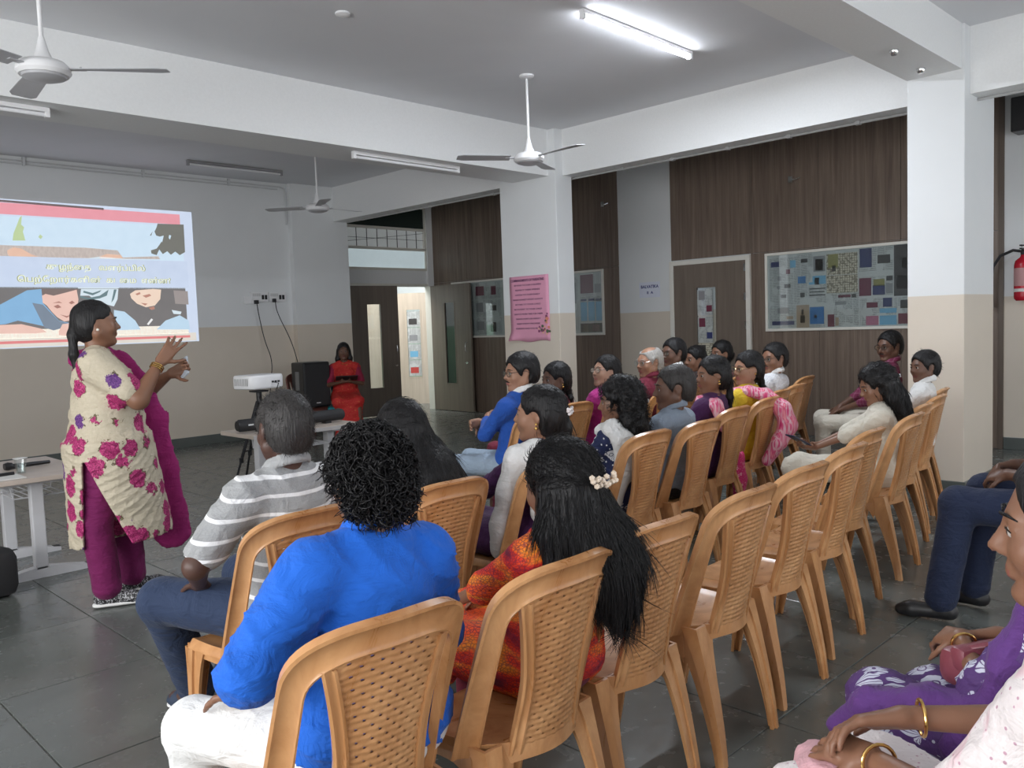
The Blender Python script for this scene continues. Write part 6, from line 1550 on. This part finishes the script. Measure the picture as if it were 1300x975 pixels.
f = rfig('person in white tunic printed with pink dots, hands folded with gold bangles', 1.36, .20, fem=True, skin='mid', hair='bun', top=P_wpink, kind='kurta', sleeve=1.05, s=.88, rz=-8, h=.0055, ch=.008, heft=1.15, lean=6, head=(20, 5, 0), lower=C_white, hem=.8, loose=.020, shoe=(M_shoeb,),
    knees={-1: (-.06, .47, .52), 1: (.16, .46, .51)}, ankles={-1: (-.08, .49, .09), 1: (.12, .54, .09)}, wrists={-1: (-.03, .36, .650), 1: (.055, .345, .700)}, elbow={-1: (-.6, -.6, -.5), 1: (.8, -.4, -.4)},
    hands={-1: dict(d=(.15, .95, -.15), n=(.45, .1, -.9), curl=.42, spread=.14), 1: dict(d=(-.70, .72, -.12), n=(-.35, -.2, -.9), curl=.50, spread=.14)}, bangles=(-1, 1), nb=1)
drape(f, 'dupatta', [[((.0, .22, .60), .04), ((-.06, .34, .585), .045), ((-.02, .46, .575), .04), ((.05, .52, .56), .035)]], C_palepink, .008, (1.5, .9, .8), .03, amp=.004)
pr = thing('handbag', 'pale pink bag in the lap of the person in white at the bottom edge', 'bag', in_frame(f, (-.10, .30, .57)), math.radians(-20))
mb = MB(); mb.box((-.13, -.05, -.03), (.13, .05, .06), bev=.03); mb.build('body', plain('pale_pink_leather', (.62, .36, .38), .4), pr, True)
mb = MB(); mb.box((-.128, -.058, .02), (.128, .0, .068), bev=.012); mb.build('flap', plain('pale_pink_leather', (.62, .36, .38), .4), pr, True)

# --- the woman in the sari by the door
f = person('person in red and orange sari with dark tablet, sitting by the double door', None, x=6.26, y=9.40, rz=150, s=.93, skin='dark', hair='loose', hair_thick=.006, top=P_red, kind='sari', sleeve=.5, h=.009, heft=1.15, head=(-4, 2, 0), bindi=True, necklace=M_gold, earring=M_gold,
    wrists={-1: (-.06, .26, .74), 1: (.08, .26, .74)}, hands={-1: dict(d=(1, .2, .1), n=(0, -.2, 1), curl=.5), 1: dict(d=(-1, .2, .1), n=(0, -.2, 1), curl=.5)}, shoe=(M_shoeb,))
drape(f, 'blouse_sleeve', [[(f.SH[-1], .062), (f.SH[-1]+(f.EL[-1]-f.SH[-1])*.8, .055)], [(f.SH[1], .062), (f.SH[1]+(f.EL[1]-f.SH[1])*.8, .055)]], cloth('crimson_blouse', (.30, .012, .05)), .010)
mb = MB(); mb.box((-.14, -.085, -.006), (.14, .085, .006), bev=.004); o = tag(mb.build('tablet', M_black), 'dark tablet held by the person in the red sari', 'tablet')
o.matrix_world = Matrix.Translation(in_frame(f, (.0, .30, .795))) @ Matrix.Rotation(math.radians(150), 4, 'Z') @ Matrix.Rotation(math.radians(22), 4, 'X')

# --- the standing speaker
rzp = -112; rp = math.radians(rzp); px0, py0 = 1.63, 4.70
def tol(x, y, z): dx, dy = x-px0, y-py0; return (dx*cos(-rp)-dy*sin(-rp), dx*sin(-rp)+dy*cos(-rp), z)
f = person('standing person in cream floral tunic with magenta dupatta, speaking with raised hand', None, x=px0, y=py0, rz=rzp, stand=True, s=.962, heft=1.62, armfat=1.7, skin='mid', hair='ponytail', hair_thick=.004, jowl=1.2, top=P_cream, kind='kurta', sleeve=.72, loose=.02, h=.0065, ch=.0085, hs=1.0,
    lower=C_mag, legw=1.25, shoe=(glitter(), M_sole), skirt=(.34, .285, .255), sky=.03, head=(8, 0, 0), earring=M_pearl, ering=1.3, necklace=M_gold, bindi=True, lean=-3, neckdrop=.02, fold=.006,
    ankles={1: tol(1.53, 4.60, .09), -1: tol(1.72, 4.76, .09)}, knees={1: tol(1.50, 4.61, .46), -1: tol(1.70, 4.76, .46)}, footdir={1: (.10, 1, 0), -1: (-.1, 1, 0)},
    wrists={1: (.15, .27, 1.27), -1: (.02, .32, 1.20)}, elbow={1: (.5, -.3, -1), -1: (-1, -.2, -.8)},
    hands={1: dict(d=(-.10, .70, .85), n=(-.9, .1, .2), curl=.35, spread=.22, poses=(.25, .35, .45, .55), sc=1.05, thumb=.4), -1: dict(d=(.3, .75, .35), n=(.8, -.3, .2), curl=1.0)}, bangles=(1,), nb=3,
    cut=lambda X, Y, Z: np.where((X > .03), -np.maximum(np.abs(Y+.12-.20*(.80-Z))-(.80-Z)*.25, Z-.80), -1.0).astype(np.float32))
S_ = f.SH[-1]
drape(f, 'dupatta', [[(S_+V3(.07, -.10, .03), .045), (S_+V3(.05, .0, .055), .05), (S_+V3(.05, .10, .0), .055), (S_+V3(.05, .19, -.12), .055), (S_+V3(.06, .25, -.32), .06), (S_+V3(.05, .285, -.60), .065), (S_+V3(.03, .30, -.85), .08), (S_+V3(.02, .31, -.97), .09)]], C_magl, .009, (.42, 1.1, 1), .03, amp=.006, fr=80, fdir=(1, 1, .05))
mp = f.WR[-1]+V3(.02, .07, .03)
mb = MB(); mb.box((-.035, -.006, -.06), (.035, .006, .06), bev=.004); o = tag(mb.build('smartphone', plain('pale_grey_case', (.5, .55, .62), .3)), 'pale phone in the left hand of the standing presenter', 'phone')
o.matrix_world = Matrix.Translation((px0, py0, 0)) @ Matrix.Rotation(rp, 4, 'Z') @ Matrix.Translation(Vector(mp)) @ Matrix.Rotation(math.radians(-40), 4, 'Y') @ Matrix.Rotation(.6, 4, 'Z')
